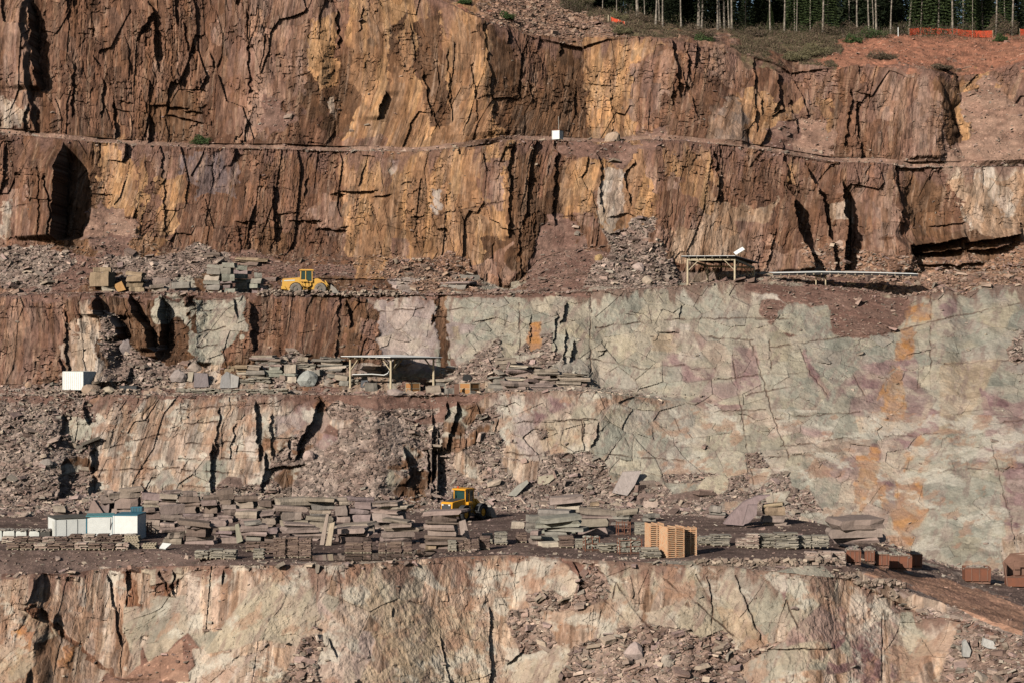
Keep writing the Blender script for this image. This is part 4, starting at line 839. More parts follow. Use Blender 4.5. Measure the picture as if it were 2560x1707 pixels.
def stones(name, label, secs, mul=1.0, smin=.10, smax=1.3, mu=-1.75, sig=.5, seed=1, flat=.5, keep=None, tint=.35):
    rg = np.random.default_rng(seed)
    w = wgt * np.isin(SEC[:-1], secs)[:, None]
    if keep is not None: w = w * keep[:-1, :-1]
    tot = w.sum() * mul * 1.5; mu += .28; smax *= 1.2; n = int(tot)
    cum = np.cumsum(w.ravel()); k = np.searchsorted(cum, rg.random(n) * cum[-1])
    r, j = np.divmod(k, w.shape[1]); r = np.minimum(r, nr_ - 2)
    p = P4[r, j] + (P4[r, j + 1] - P4[r, j]) * rg.random((n, 1)) + (P4[r + 1, j] - P4[r, j]) * rg.random((n, 1))
    L = np.clip(np.exp(rg.normal(mu, sig, n)), smin, smax)
    fine_ = (PX[r, j] > 700) & (PX[r, j] < 1020) & (SEC[r] == 6); L = np.where(fine_, L * .5, L)
    dims = np.stack([L, L * rg.uniform(.35, .9, n), L * rg.uniform(.10, .38, n)], -1)
    base = np.array([(x, y, z) for x in (-1, 1) for y in (-1, 1) for z in (-1, 1)], np.float32)
    b = base[None] * dims[:, None, :] * .5 * rg.uniform(.65, 1.15, (n, 8, 3))
    ax = rg.uniform(-flat, flat, n); ay = rg.uniform(-flat, flat, n); az = rg.uniform(0, 6.28, n)
    big_t = rg.random(n) < .3; ax = np.where(big_t, rg.uniform(-1.5, 1.5, n), ax)
    def rot(a, i, jx):
        ca, sa_ = np.cos(a), np.sin(a); R = np.zeros((n, 3, 3)); R[:, range(3), range(3)] = 1
        R[:, i, i] = ca; R[:, jx, jx] = ca; R[:, i, jx] = -sa_; R[:, jx, i] = sa_; return R
    R = rot(az, 0, 1) @ rot(ax, 1, 2) @ rot(ay, 0, 2)
    v = np.einsum('nij,nkj->nki', R, b) + p[:, None, :] + np.array((0, 0, EYE))
    v[:, :, 2] += dims[:, 2:3] * .25; v[:, :, 1] -= (L * .12)[:, None]
    q = np.array([(0, 1, 3, 2), (4, 6, 7, 5), (0, 4, 5, 1), (2, 3, 7, 6), (0, 2, 6, 4), (1, 5, 7, 3)])
    f = (q[None] + (np.arange(n) * 8)[:, None, None]).reshape(-1, 4)
    loc = COL[r, j, :3]
    ci = STONES[rg.integers(0, len(STONES), n)]
    cl = (loc * tint + ci * (1.13 - tint)) * rg.uniform(.6, 1.35, (n, 1))
    cl = np.concatenate([np.repeat(cl, 8, 0), np.full((n * 8, 1), .1)], 1)
    me = np_mesh(name, v.reshape(-1, 3), f, cl)
    print(name, n)
    return link(name, me, M_rock, kind='stuff', label=label)
stones('rubble', 'brown loose stones on the scrubby slope above the top rock face', (16,), .9, mu=-1.6, seed=2, tint=.75)
stones('rubble', 'loose stones along the narrow upper ledge and face', (12, 13, 14, 15), .8, mu=-1.6, seed=3)
stones('rubble', 'orange brown rubble covering the third bench', (10, 11), 1.2, mu=-1.85, sig=.6, seed=4, tint=.75)
stones('rubble', 'loose stones on the face and heaps of the second bench', (7, 8, 9), 1.2, mu=-1.75, sig=.6, seed=5, tint=.5)
stones('rubble', 'grey pink scree heaps below the second bench', (5, 6), 2.0, mu=-1.95, sig=.6, seed=6)
stones('rubble', 'gravel and stones on the lowest bench floor', (3, 4), 1.0, mu=-2.0, smin=.06, smax=.6, seed=7)
stones('rubble', 'tumbled stone debris on the lowest rock face', (1, 2), 1.2, mu=-1.65, sig=.6, seed=8)
PLT = ((LAB == LI['e']) | (LAB == LI['f'])).astype(np.float32)
def big_plates(secs, mul, seed, label):
    global STONES
    o = stones('fallen_plates', label, secs, mul, smin=.6, smax=2.4, mu=-.35, sig=.35, seed=seed, flat=.45, keep=PLT); return o
big_plates((5, 6), .010, 31, 'larger flat broken plates lying on the scree below the second bench')
big_plates((8, 9, 10, 11), .012, 32, 'larger flat broken plates lying on the upper bench rubble')
big_plates((1, 2), .018, 33, 'larger flat broken plates in the debris of the lowest face')
print("scree", time.time() - T0)

# ---------------- stone slabs ----------------
TONE = {'pinkish': (.30, .23, .20), 'beige': (.30, .245, .195), 'grey': (.245, .22, .19), 'brown': (.195, .145, .12), 'purplish': (.255, .195, .185), 'ochre': (.33, .245, .165), 'greenish': (.275, .265, .22), 'cream': (.44, .375, .30)}
def stone_block(rg, w, d, h, n=9, taper=.05, jag=.17, col=(.35, .3, .25), top=None):
    """irregular flat block, base at z=0, centred in x and y"""
    mb = MB(); ang = []
    pts = []
    for (x, y) in ((-1, -1), (-.35, -1), (.3, -1), (1, -1), (1, -.1), (1, 1), (.2, 1), (-.5, 1), (-1, 1), (-1, .1)):
        pts.append((x * w / 2 * (1 + rg.uniform(-jag, jag * .3)) + rg.uniform(-.03, .03) * w, y * d / 2 * (1 + rg.uniform(-jag, jag))))
    n = len(pts); vs = []; cs = []
    lv = [0, .5, 1]; tx = rg.uniform(-.05, .05); 
    off = [(rg.uniform(-taper, taper) * w, rg.uniform(-taper, taper) * d) for _ in lv]
    for k, l in enumerate(lv):
        for (x, y) in pts:
            sc = 1 + (0.015 if k == 1 else -.01) + rg.uniform(-.025, .025)
            z = l * h * (1 + (rg.uniform(-.10, .05) if k == 2 else 0)) + (x * tx * h if k == 2 else 0)
            vs.append((x * sc + off[k][0], y * sc + off[k][1], z)); jv = rg.uniform(.88, 1.1); cs.append(tuple(q * jv for q in col))
    vs.append((off[2][0], off[2][1], h * rg.uniform(.93, 1.0))); cs.append(tuple(q * .92 for q in (top or col)))
    fs = [tuple(range(n))[::-1]]
    for k in range(2):
        fs += [(k * n + i, k * n + (i + 1) % n, (k + 1) * n + (i + 1) % n, (k + 1) * n + i) for i in range(n)]
    fs += [(2 * n + i, 2 * n + (i + 1) % n, 3 * n) for i in range(n)]
    mb.v = vs; mb.f = fs; mb.c = [(*q, .45) for q in cs]
    return mb
ORD = ['top', 'second', 'third', 'fourth', 'fifth', 'sixth', 'seventh', 'eighth', 'ninth']
NSL = 0
def slab_stack(p0, p1, yt, yb, n, tones, where, D=None, depth=None, seed=0, group='stone slabs stacked on the benches', zb=None, name='stone_slab'):
    """stack of n slabs filling photo columns p0..p1 and rows yt..yb, standing at distance D"""
    global NSL
    rg = random.Random(int(p0 * 7 + yt * 3 + seed))
    if D is None: D = F * 18.6 / (yb - 853.5)
    x, y, z = at((p0 + p1) / 2, yb, D)
    if zb is not None: z = zb
    w = (p1 - p0) / F * D; H = (yb - yt) / F * D; d = depth or min(3.0, max(1.4, w * .7))
    hs = [rg.choice((.5, .65, .8, 1.0, 1.2, 1.5)) * rg.uniform(.85, 1.15) for _ in range(n)]; t = sum(hs); zz = z - .06
    for k in range(n):
        h = hs[k] / t * (H + .06)
        wi = w * rg.choice((.7, .82, .95, 1.0, 1.1, 1.18)) ; di = d * rg.uniform(.7, 1.05)
        tone = tones[rg.randrange(len(tones))]
        jv = rg.uniform(.85, 1.12); col = tuple(q * jv * rg.uniform(.98, 1.02) for q in TONE[tone])
        mb = stone_block(rg, wi, di, h * .96, col=col)
        o = mb.build(name, M['stone'], colors=True)
        o.location = (x + rg.uniform(-.17, .17) * w, y + d / 2 + rg.uniform(-.35, .35), zz)
        o.rotation_euler = (rg.uniform(-.02, .02), rg.uniform(-.055, .055) * (1 + (k == n - 1)), rg.uniform(-.36, .36))
        zz += h
        pos = ORD[n - 1 - k]
        if n == 1: o["label"] = f"{tone} stone slab {where}"
        else:
            wh = where.replace("from left in", "stack from left in") if "from left in" in where else (where if "stack" in where and where.count("stack") > 0 and len(where.split()) > 9 else "stack " + where)
            o["label"] = f"top {tone} slab, {wh}" if k == n - 1 else f"{tone} slab {pos} from top, {wh}"
        o["category"] = "stone slab"; o["group"] = group; o["kind"] = "thing"; NSL += 1
PB = ['pinkish', 'beige', 'brown', 'pinkish']; GG = ['grey', 'greenish', 'grey', 'beige']; BR = ['brown', 'pinkish', 'purplish', 'beige']
nth = ['first', 'second', 'third', 'fourth', 'fifth', 'sixth', 'seventh', 'eighth', 'ninth', 'tenth', 'eleventh', 'twelfth', 'thirteenth', 'fourteenth', 'fifteenth']
REAR = [(250,278,1233,1305,5,BR),(281,346,1220,1305,6,PB),(349,398,1226,1305,6,BR),(401,446,1232,1305,6,PB),(448,502,1228,1305,6,BR),(504,543,1230,1305,5,PB),(546,583,1226,1305,6,BR),(586,638,1238,1305,5,PB),(641,685,1241,1305,5,BR),(687,764,1247,1305,4,['beige','brown']),(767,832,1241,1305,5,['beige','grey']),(835,871,1252,1305,4,PB),(874,934,1245,1305,4,['purplish'])]
for i, (a, b, t, bs, n, tn) in enumerate(REAR): slab_stack(a, b, t + (i * 37 % 11 - 5) * 1.6, bs, n, tn, f"{nth[i]} from left in the rear row")
MIDR = [(345,398,1277,1332,4,PB),(401,455,1263,1332,5,BR),(458,524,1281,1332,4,PB),(530,568,1306,1332,2,PB),(594,645,1277,1332,4,PB),(652,692,1273,1332,5,BR),(695,766,1271,1332,4,PB),(770,832,1290,1332,3,['beige']),(836,952,1303,1334,3,['beige','pinkish'])]
for i, (a, b, t, bs, n, tn) in enumerate(MIDR): slab_stack(a, b, t + (i * 37 % 11 - 5) * 1.6, bs, n, tn, f"{nth[i]} from left in the middle row")
FRONT = [(397,455,1316,1359,4,PB),(458,526,1303,1359,5,PB),(549,592,1311,1357,4,BR),(597,660,1309,1359,4,['grey','pinkish']),(663,690,1319,1359,3,BR),(700,798,1303,1350,4,['pinkish','cream']),(838,936,1324,1356,3,PB)]
for i, (a, b, t, bs, n, tn) in enumerate(FRONT): slab_stack(a, b, t + (i * 37 % 11 - 5) * 1.6, bs, n, tn, f"{nth[i]} from left in the front row")
slab_stack(936,1019,1253,1322,6,['pinkish','cream'],"with pale thick top near the loader")
slab_stack(951,1033,1299,1362,6,['beige','pinkish'],"behind the brown pallets by the puddle")
slab_stack(1057,1146,1276,1372,8,['brown','beige','pinkish'],"hiding the front wheel of the yellow loader")
slab_stack(1317,1355,1288,1330,3,['grey'],"left of the tall greenish stack")
slab_stack(1356,1451,1290,1352,5,['greenish','grey','greenish'],"tall and greenish in the middle")
slab_stack(1360,1438,1274,1350,5,['purplish','grey','greenish'],"just behind the tall greenish stack",D=181)
slab_stack(1447,1532,1272,1336,4,['pinkish','beige'],"of thick blocks with sunlit ends")
slab_stack(1372,1466,1240,1298,5,['pinkish','cream','pinkish'],"highest at the foot of the scree")
slab_stack(1468,1502,1256,1298,3,['ochre','beige'],"beside the highest one at the scree")
slab_stack(1537,1586,1272,1312,4,['beige','grey'],"behind the rusty stillage")
slab_stack(1275,1305,1303,1321,1,['cream'],"standing alone right of the loader shadow")
slab_stack(1325,1352,1327,1360,3,['grey','pinkish'],"low in front of the greenish stacks")
slab_stack(1347,1400,1354,1366,1,['cream'],"lying lowest under the greenish stack")
slab_stack(1910,1962,1258,1312,4,['ochre','pinkish','beige'],"right of the leaning purple slab")
slab_stack(2079,2208,1298,1360,3,['pinkish'],"large and wide above the rusty skips",depth=5)
slab_stack(1768,1812,1264,1294,3,['pinkish','grey'],"left of the leaning purple slab")
slab_stack(1612,1640,1284,1302,2,['grey'],"above the new timber stacks")
slab_stack(126,172,1263,1300,4,['brown','beige'],"behind the leftmost white cabin")
slab_stack(1066,1092,1354,1372,1,['ochre'],"square edged beside the small puddle end")
# leaning slabs
def lean_slab(poly, D, th, col, label, tilt=.25, name='leaning_slab'):
    cx0 = sum(p[0] for p in poly) / len(poly); yb = max(p[1] for p in poly)
    ox, oy, oz = at(cx0, yb, D)
    n = len(poly); rgx = random.Random(int(cx0))
    pl = [((p[0] - cx0) / F * D, -(p[1] - yb) / F * D) for p in poly]
    fr = [(x, z * tilt, z) for x, z in pl]; bk = [(x, z * tilt + th, z) for x, z in pl]
    mb = MB(); mb.add(fr + bk, [tuple(range(n)), tuple(range(n, 2 * n))[::-1]] + [((i + 1) % n, i, n + i, n + (i + 1) % n) for i in range(n)], (*col, .5))
    o = mb.build(name, M['stone'], colors=True, label=label, cat='stone slab'); o.location = (ox, oy, oz - .05); o['kind'] = 'thing'
    return o
lean_slab([(813,1284),(820,1285),(807,1378),(796,1380),(800,1350)][::-1], 172, .5, (.34,.27,.225), 'tall narrow grey plank of stone leaning left of the brown pallets')
lean_slab([(823,1308),(835,1304),(827,1365),(819,1373),(811,1372)][::-1], 171.5, .5, (.42,.34,.25), 'shorter beige stone plank leaning beside the taller one')
lean_slab([(1147,1303),(1163,1298),(1175,1345),(1153,1345)][::-1], 176, .5, (.33,.26,.225), 'pinkish grey slab leaning just right of the yellow loader wheel')
lean_slab([(1810,1308),(1830,1285),(1862,1256),(1900,1240),(1932,1238),(1900,1254),(1880,1290),(1858,1312)][::-1], 189, 1.0, (.26,.195,.19), 'big purple grey slab leaning against the scree', .5)
lean_slab([(1858,1309),(1874,1262),(1896,1262),(1893,1285),(1872,1305)][::-1], 187, .8, (.25,.19,.185), 'darker split flake in front of the big purple slab', .4)
lean_slab([(217,1286),(228,1250),(234,1250),(262,1286)][::-1], 190, .8, (.26,.19,.165), 'pointed triangular brown slab behind the white cabins', .3)
lean_slab([(586,1310),(595,1307),(607,1350),(592,1356)][::-1], 173, .5, (.27,.25,.19), 'greenish triangular slab leaning in the slab yard', .2)
print("LONG", [o["label"] for o in SC.objects if "label" in o and len(o["label"].split()) > 16]); print("slabs", NSL, time.time() - T0)
# ---------------- pallets of split stone ----------------
NP_ = 0
def flag_pallet(p0, p1, yt, yb, kind, label, D=None, zb=None, rough=.12, group='pallets of split stone'):
    global NP_
    if D == 158: D, zb = gpt((p0 + p1) / 2, yb, (3, 4, 5))[1:]
    rg = random.Random(int(p0 * 3 + yb))
    if D is None: D = F * 18.6 / (yb - 853.5)
    x, y, z = at((p0 + p1) / 2, yb, D)
    if zb is not None: z = zb
    w = (p1 - p0) / F * D; H = (yb - yt) / F * D; d = max(.9, min(1.2, w))
    t = thing('stone_pallet', label, 'pallet', (x, y + d / 2, z), rg.uniform(-.08, .08), group)
    pm = MB()
    for i in (-1, 0, 1): pm.box((i * w * .42, 0, .05), (.1, d, .1))
    for i in (-1, -.33, .33, 1): pm.box((0, i * d * .42, .115), (w, .12, .03))
    pm.build('pallet_base', M['timber2'], t)
    cols = {'b': [(.185,.13,.105), (.235,.17,.135), (.15,.105,.09)], 'g': [(.30,.27,.22), (.25,.225,.19), (.35,.31,.25)], 'p': [(.42,.32,.27), (.36,.26,.215), (.46,.38,.31)]}[kind]
    mb = MB(); zz = .13; hh = max(H - .13, .2)
    while zz < hh:
        th = rg.uniform(.04, .10); k = rg.choice((1, 2, 2, 3)); xs = sorted([rg.uniform(.2, .8) for _ in range(k - 1)]); xs = [0] + xs + [1]
        for a, b in zip(xs[:-1], xs[1:]):
            wi = (b - a) * w * rg.uniform(.9, 1.02); di = d * rg.uniform(1 - rough, 1)
            jv = rg.uniform(.75, 1.25); cc = tuple(q * jv for q in rg.choice(cols))
            mb.box((-w / 2 + (a + b) / 2 * w + rg.uniform(-rough, rough) * .4 * w, -rg.uniform(-rough, rough) * .5 * d, zz + th / 2), (wi, di, th * .94), rg.uniform(-.06, .06), (*cc, .1), rg.uniform(-.02, .02), rg.uniform(-.03, .03))
        zz += th
    mb.build('split_stone', M['stone'], t, colors=True); NP_ += 1
    return t
PL = [('b',683,712,1341,1395),('b',714,746,1340,1394),('b',747,778,1342,1394)]
for i, (k, a, b, t, bs) in enumerate(PL): flag_pallet(a, b, t, bs, k, f"tall brown stone pallet, {nth[i]} from left, just left of the leaning planks")
PL = [('g',486,519,1374,1397),('g',522,555,1370,1397),('g',557,590,1374,1398),('g',632,660,1370,1397),('b',613,648,1352,1378),('b',652,688,1352,1384)]
for i, (k, a, b, t, bs) in enumerate(PL): flag_pallet(a, b, t, bs, k, f"{'grey' if k == 'g' else 'brown'} split stone pallet, {nth[i]} listed from the grassy bank towards the planks" if 0 else f"{['low grey','second grey','third grey','fourth grey, lone','rear brown','rear taller brown'][i]} pallet of split stone in the front of the slab yard", rough=.2)
PL = [(862,906),(908,929),(946,963),(966,1003),(1008,1029)]
for i, (a, b) in enumerate(PL): flag_pallet(a, b, 1352, 1383, 'b', f"brown split stone pallet at the puddle edge, {nth[i]} from left")
PL = [('g',1120,1141,1347,1378),('b',1142,1158,1349,1377),('b',1160,1176,1347,1377),('b',1178,1197,1346,1377)]
for i, (k, a, b, t, bs) in enumerate(PL): flag_pallet(a, b, t, bs, k, f"stone pallet right of the puddle, {nth[i]} of that row from left")
flag_pallet(1199,1225,1338,1374,'b',"dark brown stone pallet at the right end of the puddle row")
flag_pallet(1205,1232,1331,1358,'g',"grey stone pallet behind the dark brown one below the loader")
flag_pallet(1236,1268,1328,1361,'g',"pale grey stone pallet right of the loader shadow")
flag_pallet(1290,1316,1326,1356,'b',"small brown stone pallet left of the greenish slab stack")
flag_pallet(1397,1434,1338,1369,'b',"brown stone pallet at the right foot of the greenish slab stack")
flag_pallet(1439,1459,1343,1371,'g',"narrow grey stone pallet between two wider ones")
flag_pallet(1500,1540,1357,1380,'g',"low pallet of thin grey flags beside the rusty rack", rough=.3)
flag_pallet(1604,1650,1366,1395,'g',"low pile of thin flags in front of the new timber", rough=.3)
flag_pallet(1587,1615,1303,1337,'g',"grey stone pallet directly left of the new timber")
for i, (k, a, b, t, bs) in enumerate([('g',1748,1779,1338,1362),('g',1780,1826,1333,1365),('p',1842,1866,1342,1368),('p',1868,1899,1331,1371),('g',1901,1938,1332,1369),('g',1941,1994,1329,1372)]):
    flag_pallet(a, b, t, bs, k, f"{'pink' if k == 'p' else 'grey'} pallet, {nth[i]} from left in the row right of the timber", rough=.25)
for i, (a, b) in enumerate([(1998,2028),(2031,2073)]): flag_pallet(a, b, 1336, 1369, 'g', f"{['narrower','wider'][i]} grey pallet in front of the wide pinkish slab stack")
for i, (a, b) in enumerate([(2016,2046),(2049,2080),(2083,2114)]): flag_pallet(a, b, 1376, 1409, 'p', f"pinkish stone pallet, {nth[i]} of three left of the rusty skips", D=158)
k = 0
for row, (yb, n, sh) in enumerate([(1358, 10, 0), (1374, 9, 14)]):
    for i in range(n):
        a = 2 + sh + i * 34; top = yb - 19 - (6 if row == 0 and i > 4 else 0)
        flag_pallet(a, a + 31, top, yb, 'b' if (i + row) % 3 else 'p', f"low brown stone pallet, {nth[i]} from left, {'rear' if row == 0 else 'front'} row below the cabins", D=F * 18.6 / (yb - 853.5), rough=.25, group='low stone pallets below the cabins')
print("pallets", NP_, time.time() - T0)
# ---------------- stones and stacks on the upper benches ----------------
def up(p0, p1, yt, yb, n, tones, where, secs, depth=None, dd=0.0):
    x, y, z = gpt((p0 + p1) / 2, yb, secs); D = y - .2 + dd
    slab_stack(p0, p1, yt, yb, n, tones, where, D=D, zb=z - .15, depth=depth)
B2 = (10, 11); B3 = (7, 8)
OC = ['ochre', 'beige']; DG = ['grey', 'purplish', 'greenish']
for i, (a, b, t, bs, n, tn, wh) in enumerate([
    (236,285,667,737,4,['cream','ochre'],"tall and pale above the dark recess"), (316,352,678,737,5,['ochre','brown'],"second, shaded, above the dark recess"),
    (381,424,692,712,1,['pinkish'],"striped and square above the shaded faces"), (368,418,710,738,2,['pinkish','beige'],"low under the striped square block"), (419,464,706,738,2,['purplish','grey'],"low and greyish left of the pale loader"),
    (514,553,662,738,6,['grey','cream','grey'],"first from left in the dark pile"), (555,586,659,738,6,DG,"second from left in the dark pile"),
    (588,624,664,738,6,DG,"third from left in the dark pile"), (626,655,682,738,4,DG,"fourth from left in the dark pile"),
    (598,672,641,664,4,['ochre','brown'],"thin and ochre above the dark pile"), (655,690,690,700,1,['brown'],"right of the dark pile, near the pale loader"),
    (476,540,628,641,2,['brown','ochre'],"flat, far back left of the dark pile"), (1140,1190,684,700,1,['grey'],"lying on rubble in the middle of the third bench"), (1095,1180,702,722,2,['grey','pinkish'],"flat below the lone grey slab"),
    (1000,1065,716,724,1,['pinkish'],"long and flat at the third bench lip"), (2120,2147,705,716,1,['cream'],"pale, under the low roof on the right"),
    (690,716,728,738,1,['beige'],"in front of the pale loader's rear wheel"), (745,764,731,738,1,['cream'],"in front of the pale loader's steps")]):
    up(a, b, t, bs, n, tn, wh, B2)
for i, (a, b, t, bs, n, tn, wh) in enumerate([
    (617,696,882,912,6,['beige','pinkish','grey'],"highest, on the ramp of slabs below brown wall"), (586,618,908,944,5,['cream','grey','ochre'],"leftmost of the slab ramp"), (619,657,908,948,6,['beige','grey'],"second from left of the slab ramp"),
    (660,705,908,950,5,['greenish','pinkish'],"third from left of the slab ramp"), (708,742,908,957,3,['greenish','cream'],"of three thick blocks beside the dark gap"), (736,770,889,914,4,['beige','ochre'],"behind the three thick blocks"),
    (791,862,891,930,7,['pinkish','grey','cream'],"thin slabs left of the white roof"), (772,802,920,944,2,['grey'],"behind the big pale grey boulder"), (727,757,970,986,1,['pinkish'],"block alone at the second bench lip"),
    (845,876,933,958,2,['beige','grey'],"behind the left post of the white roof"), (898,945,911,936,2,['pinkish'],"seen beneath the white roof"), (900,942,953,978,1,['grey'],"dark, under the white roof"),
    (1062,1115,960,985,1,['beige'],"big block between the two orange crates"), (1079,1135,943,960,2,['cream','grey'],"upon the big block between the crates"), (1115,1135,966,985,1,['grey'],"small block left of the right crate"),
    (1208,1232,966,982,1,['beige'],"block just right of the right crate"), (1245,1290,890,930,5,['beige','cream'],"highest on the right slab mound"), (1262,1330,908,950,7,['pinkish','grey','cream'],"second on the right slab mound"),
    (1333,1388,918,958,6,['pinkish','beige'],"third on the right slab mound"), (1391,1462,930,962,5,['beige','brown'],"rightmost on the right slab mound"), (1225,1262,938,976,5,['pinkish','grey'],"leftmost on the right slab mound"),
    (1266,1318,950,980,3,['beige','pinkish'],"lowest middle of the right slab mound"), (1320,1395,956,974,2,['pinkish'],"lowest right of the right slab mound")]):
    up(a, b, t, bs, n, tn, wh, B3)
for i, (a, b, t, bs, n, tn, wh) in enumerate([(664,704,884,908,4,['beige','grey'],"behind the third of the slab ramp"), (812,850,930,950,3,['grey','beige'],"low, right of the big pale grey boulder"), (560,588,912,936,3,['ochre','grey'],"far left, behind the upright grey slabs")]): up(a, b, t, bs, n, tn, wh, B3)
for i, (a, b, t, bs) in enumerate([(596,634,944,962),(640,676,940,958),(745,786,908,926),(862,896,944,960)]):
    x, y, z = gpt((a + b) / 2, bs, B3)
    flag_pallet(a, b, t, bs, 'g', f"grey heap of thin flags amid the second bench slabs, {nth[i]} from left", D=y, zb=z, rough=.35)
for i, (a, b) in enumerate([(540,576),(578,612),(614,650),(652,688),(690,722)]): 
    x, y, z = gpt((a + b) / 2, 985, B3)
    flag_pallet(a, b, 971, 986, 'g', f"low heap of thin grey flags at the second bench lip, {nth[i]} from left", D=y, zb=z, rough=.35)
for i, (a, b) in enumerate([(440,476),(480,536)]):
    x, y, z = gpt((a + b) / 2, 984, B3)
    flag_pallet(a, b, 971, 986, 'g', f"low heap of thin flags right of the dark steel bin, {['narrower','wider'][i]}", D=y, zb=z, rough=.35)
def lean_on(poly, secs, th, col, label, tilt=.3):
    cx0 = sum(p[0] for p in poly) / len(poly); yb = max(p[1] for p in poly)
    x, y, z = gpt(cx0, yb, secs); return lean_slab(poly, y - .3, th, col, label, tilt)
lean_on([(549,968),(552,940),(564,927),(572,930),(577,968)][::-1], B3, .5, (.25,.24,.235), 'dark grey slab leaning, left part of the upright group on the second bench')
lean_on([(577,968),(574,932),(596,940),(594,966)][::-1], B3, .5, (.33,.31,.29), 'pale grey slab leaning, right part of the upright group on the second bench')
lean_on([(484,966),(484,930),(517,932),(522,966)][::-1], B3, .8, (.20,.17,.17), 'dark upright slab standing right of the talus heap')
lean_on([(466,950),(470,928),(483,928),(480,953)][::-1], B3, .5, (.36,.31,.245), 'small beige upright slab beside the dark upright one')
lean_on([(901,966),(903,942),(917,939),(922,966)][::-1], B3, .3, (.11,.115,.125), 'dark blue grey slab standing under the white roof')
lean_on([(2045,30),(2046,29)] and [(283,712),(302,702),(314,724),(294,730)][::-1], B2, .9, (.40,.23,.10), 'tilted orange block beside the tall pale stack')
def boulder(px0, px1, yt, yb, secs, col, label, seed=0, D=None):
    rg = random.Random(seed + int(px0)); x, y, z = gpt((px0 + px1) / 2, yb, secs) if D is None else at((px0 + px1) / 2, yb, D)
    w = (px1 - px0) / F * y; h = (yb - yt) / F * y
    import bmesh
    bm = bmesh.new(); bmesh.ops.create_icosphere(bm, subdivisions=2, radius=.5)
    dirs = [Vector((rg.uniform(-1, 1), rg.uniform(-1, 1), rg.uniform(-1, 1))).normalized() for _ in range(11)]
    for v in bm.verts:
        d = v.co.normalized(); r = .62
        for q in dirs:
            k = d.dot(q)
            if k > .2: r = min(r, .47 / k)
        v.co = Vector((d.x * r * w * 1.06, d.y * r * w * .9, d.z * r * h * 1.2 + h * .42))
    me = bpy.data.meshes.new('boulder'); bm.to_mesh(me); bm.free()
    ca = me.color_attributes.new("Col", 'FLOAT_COLOR', 'POINT')
    ca.data.foreach_set("color", np.array([(*[q * jv for q in col], .1) for jv in [rg.uniform(.88, 1.1) for _ in me.vertices]], np.float32).ravel())
    o = link('boulder', me, M['stone'], label=label, cat='boulder', group='loose boulders'); o.location = (x, y + w * .3, z)
boulder(1512,1548,330,362,(13,14,12),(.42,.31,.23),'large rounded pinkish boulder on the narrow upper ledge')
boulder(745,788,930,966,B3,(.33,.335,.31),'big pale grey angular boulder among the slabs of the second bench')
boulder(205,246,961,984,B3,(.30,.22,.165),'brown boulder in front of the white container')
boulder(251,288,967,985,B3,(.36,.30,.23),'beige boulder below the orange machine part')
boulder(968,1004,975,991,B3,(.34,.27,.24),'pinkish boulder in front of the white roof shelter')
boulder(64,78,955,970,B3,(.40,.27,.19),'small ochre boulder left of the white container')
boulder(426,463,925,955,B3,(.30,.25,.23),'greyish boulder at the right foot of the talus heap')
boulder(467,500,908,930,(8,9),(.31,.25,.21),'brown boulder high on the talus heap, right side')
boulder(300,338,853,888,(9,),(.24,.20,.19),'dark tilted boulder near the top of the talus heap')
boulder(1488,1505,636,654,(11,12),(.40,.27,.14),'orange boulder on the brown dirt slope above the third bench')
boulder(1582,1608,658,678,(11,12),(.44,.34,.30),'pale pink boulder on the rubble right of the dirt slope')
boulder(1605,1632,692,712,(11,12),(.40,.32,.25),'pale boulder low on the rubble near the small shelter')
boulder(118,150,1150,1170,(5,6),(.30,.26,.23),'grey boulder high on the left scree')
boulder(760,786,1128,1152,(5,6),(.42,.31,.27),'pinkish boulder beside the shadowed overhang')
boulder(1560,1605,1610,1650,(1,2),(.42,.33,.30),'pale pink boulder in the debris of the lowest face')
boulder(1648,1678,1640,1668,(1,2),(.36,.31,.26),'small beige boulder in the debris of the lowest face')
lean_on([(1531,1230),(1560,1180),(1606,1178),(1588,1212),(1568,1237)][::-1], (5, 6), .6, (.36,.305,.28), 'large pale smooth slab leaning on the scree above the timber', .7)
lean_on([(1344,1214),(1346,1190),(1397,1185),(1372,1206)][::-1], (5, 6), .6, (.37,.32,.24), 'beige flat slab on the scree above the greenish stacks', .7)
lean_on([(1269,1237),(1292,1214),(1318,1199),(1322,1206),(1290,1238)][::-1], (5, 6), .5, (.30,.285,.245), 'long grey slab sloping on the scree right of the loader', .6)
lean_on([(2408,1639),(2412,1606),(2420,1600),(2430,1625),(2424,1640)][::-1], (1, 2), .5, (.34,.33,.31), 'pale grey angular slab standing on the dump under the ramp', .5)
lean_on([(2458,1612),(2464,1595),(2486,1602),(2492,1620),(2470,1618)][::-1], (1, 2), .5, (.44,.42,.39), 'whitish angular slab lying on the dump under the ramp', .6)
print("stones placed", NSL, NP_, time.time() - T0)

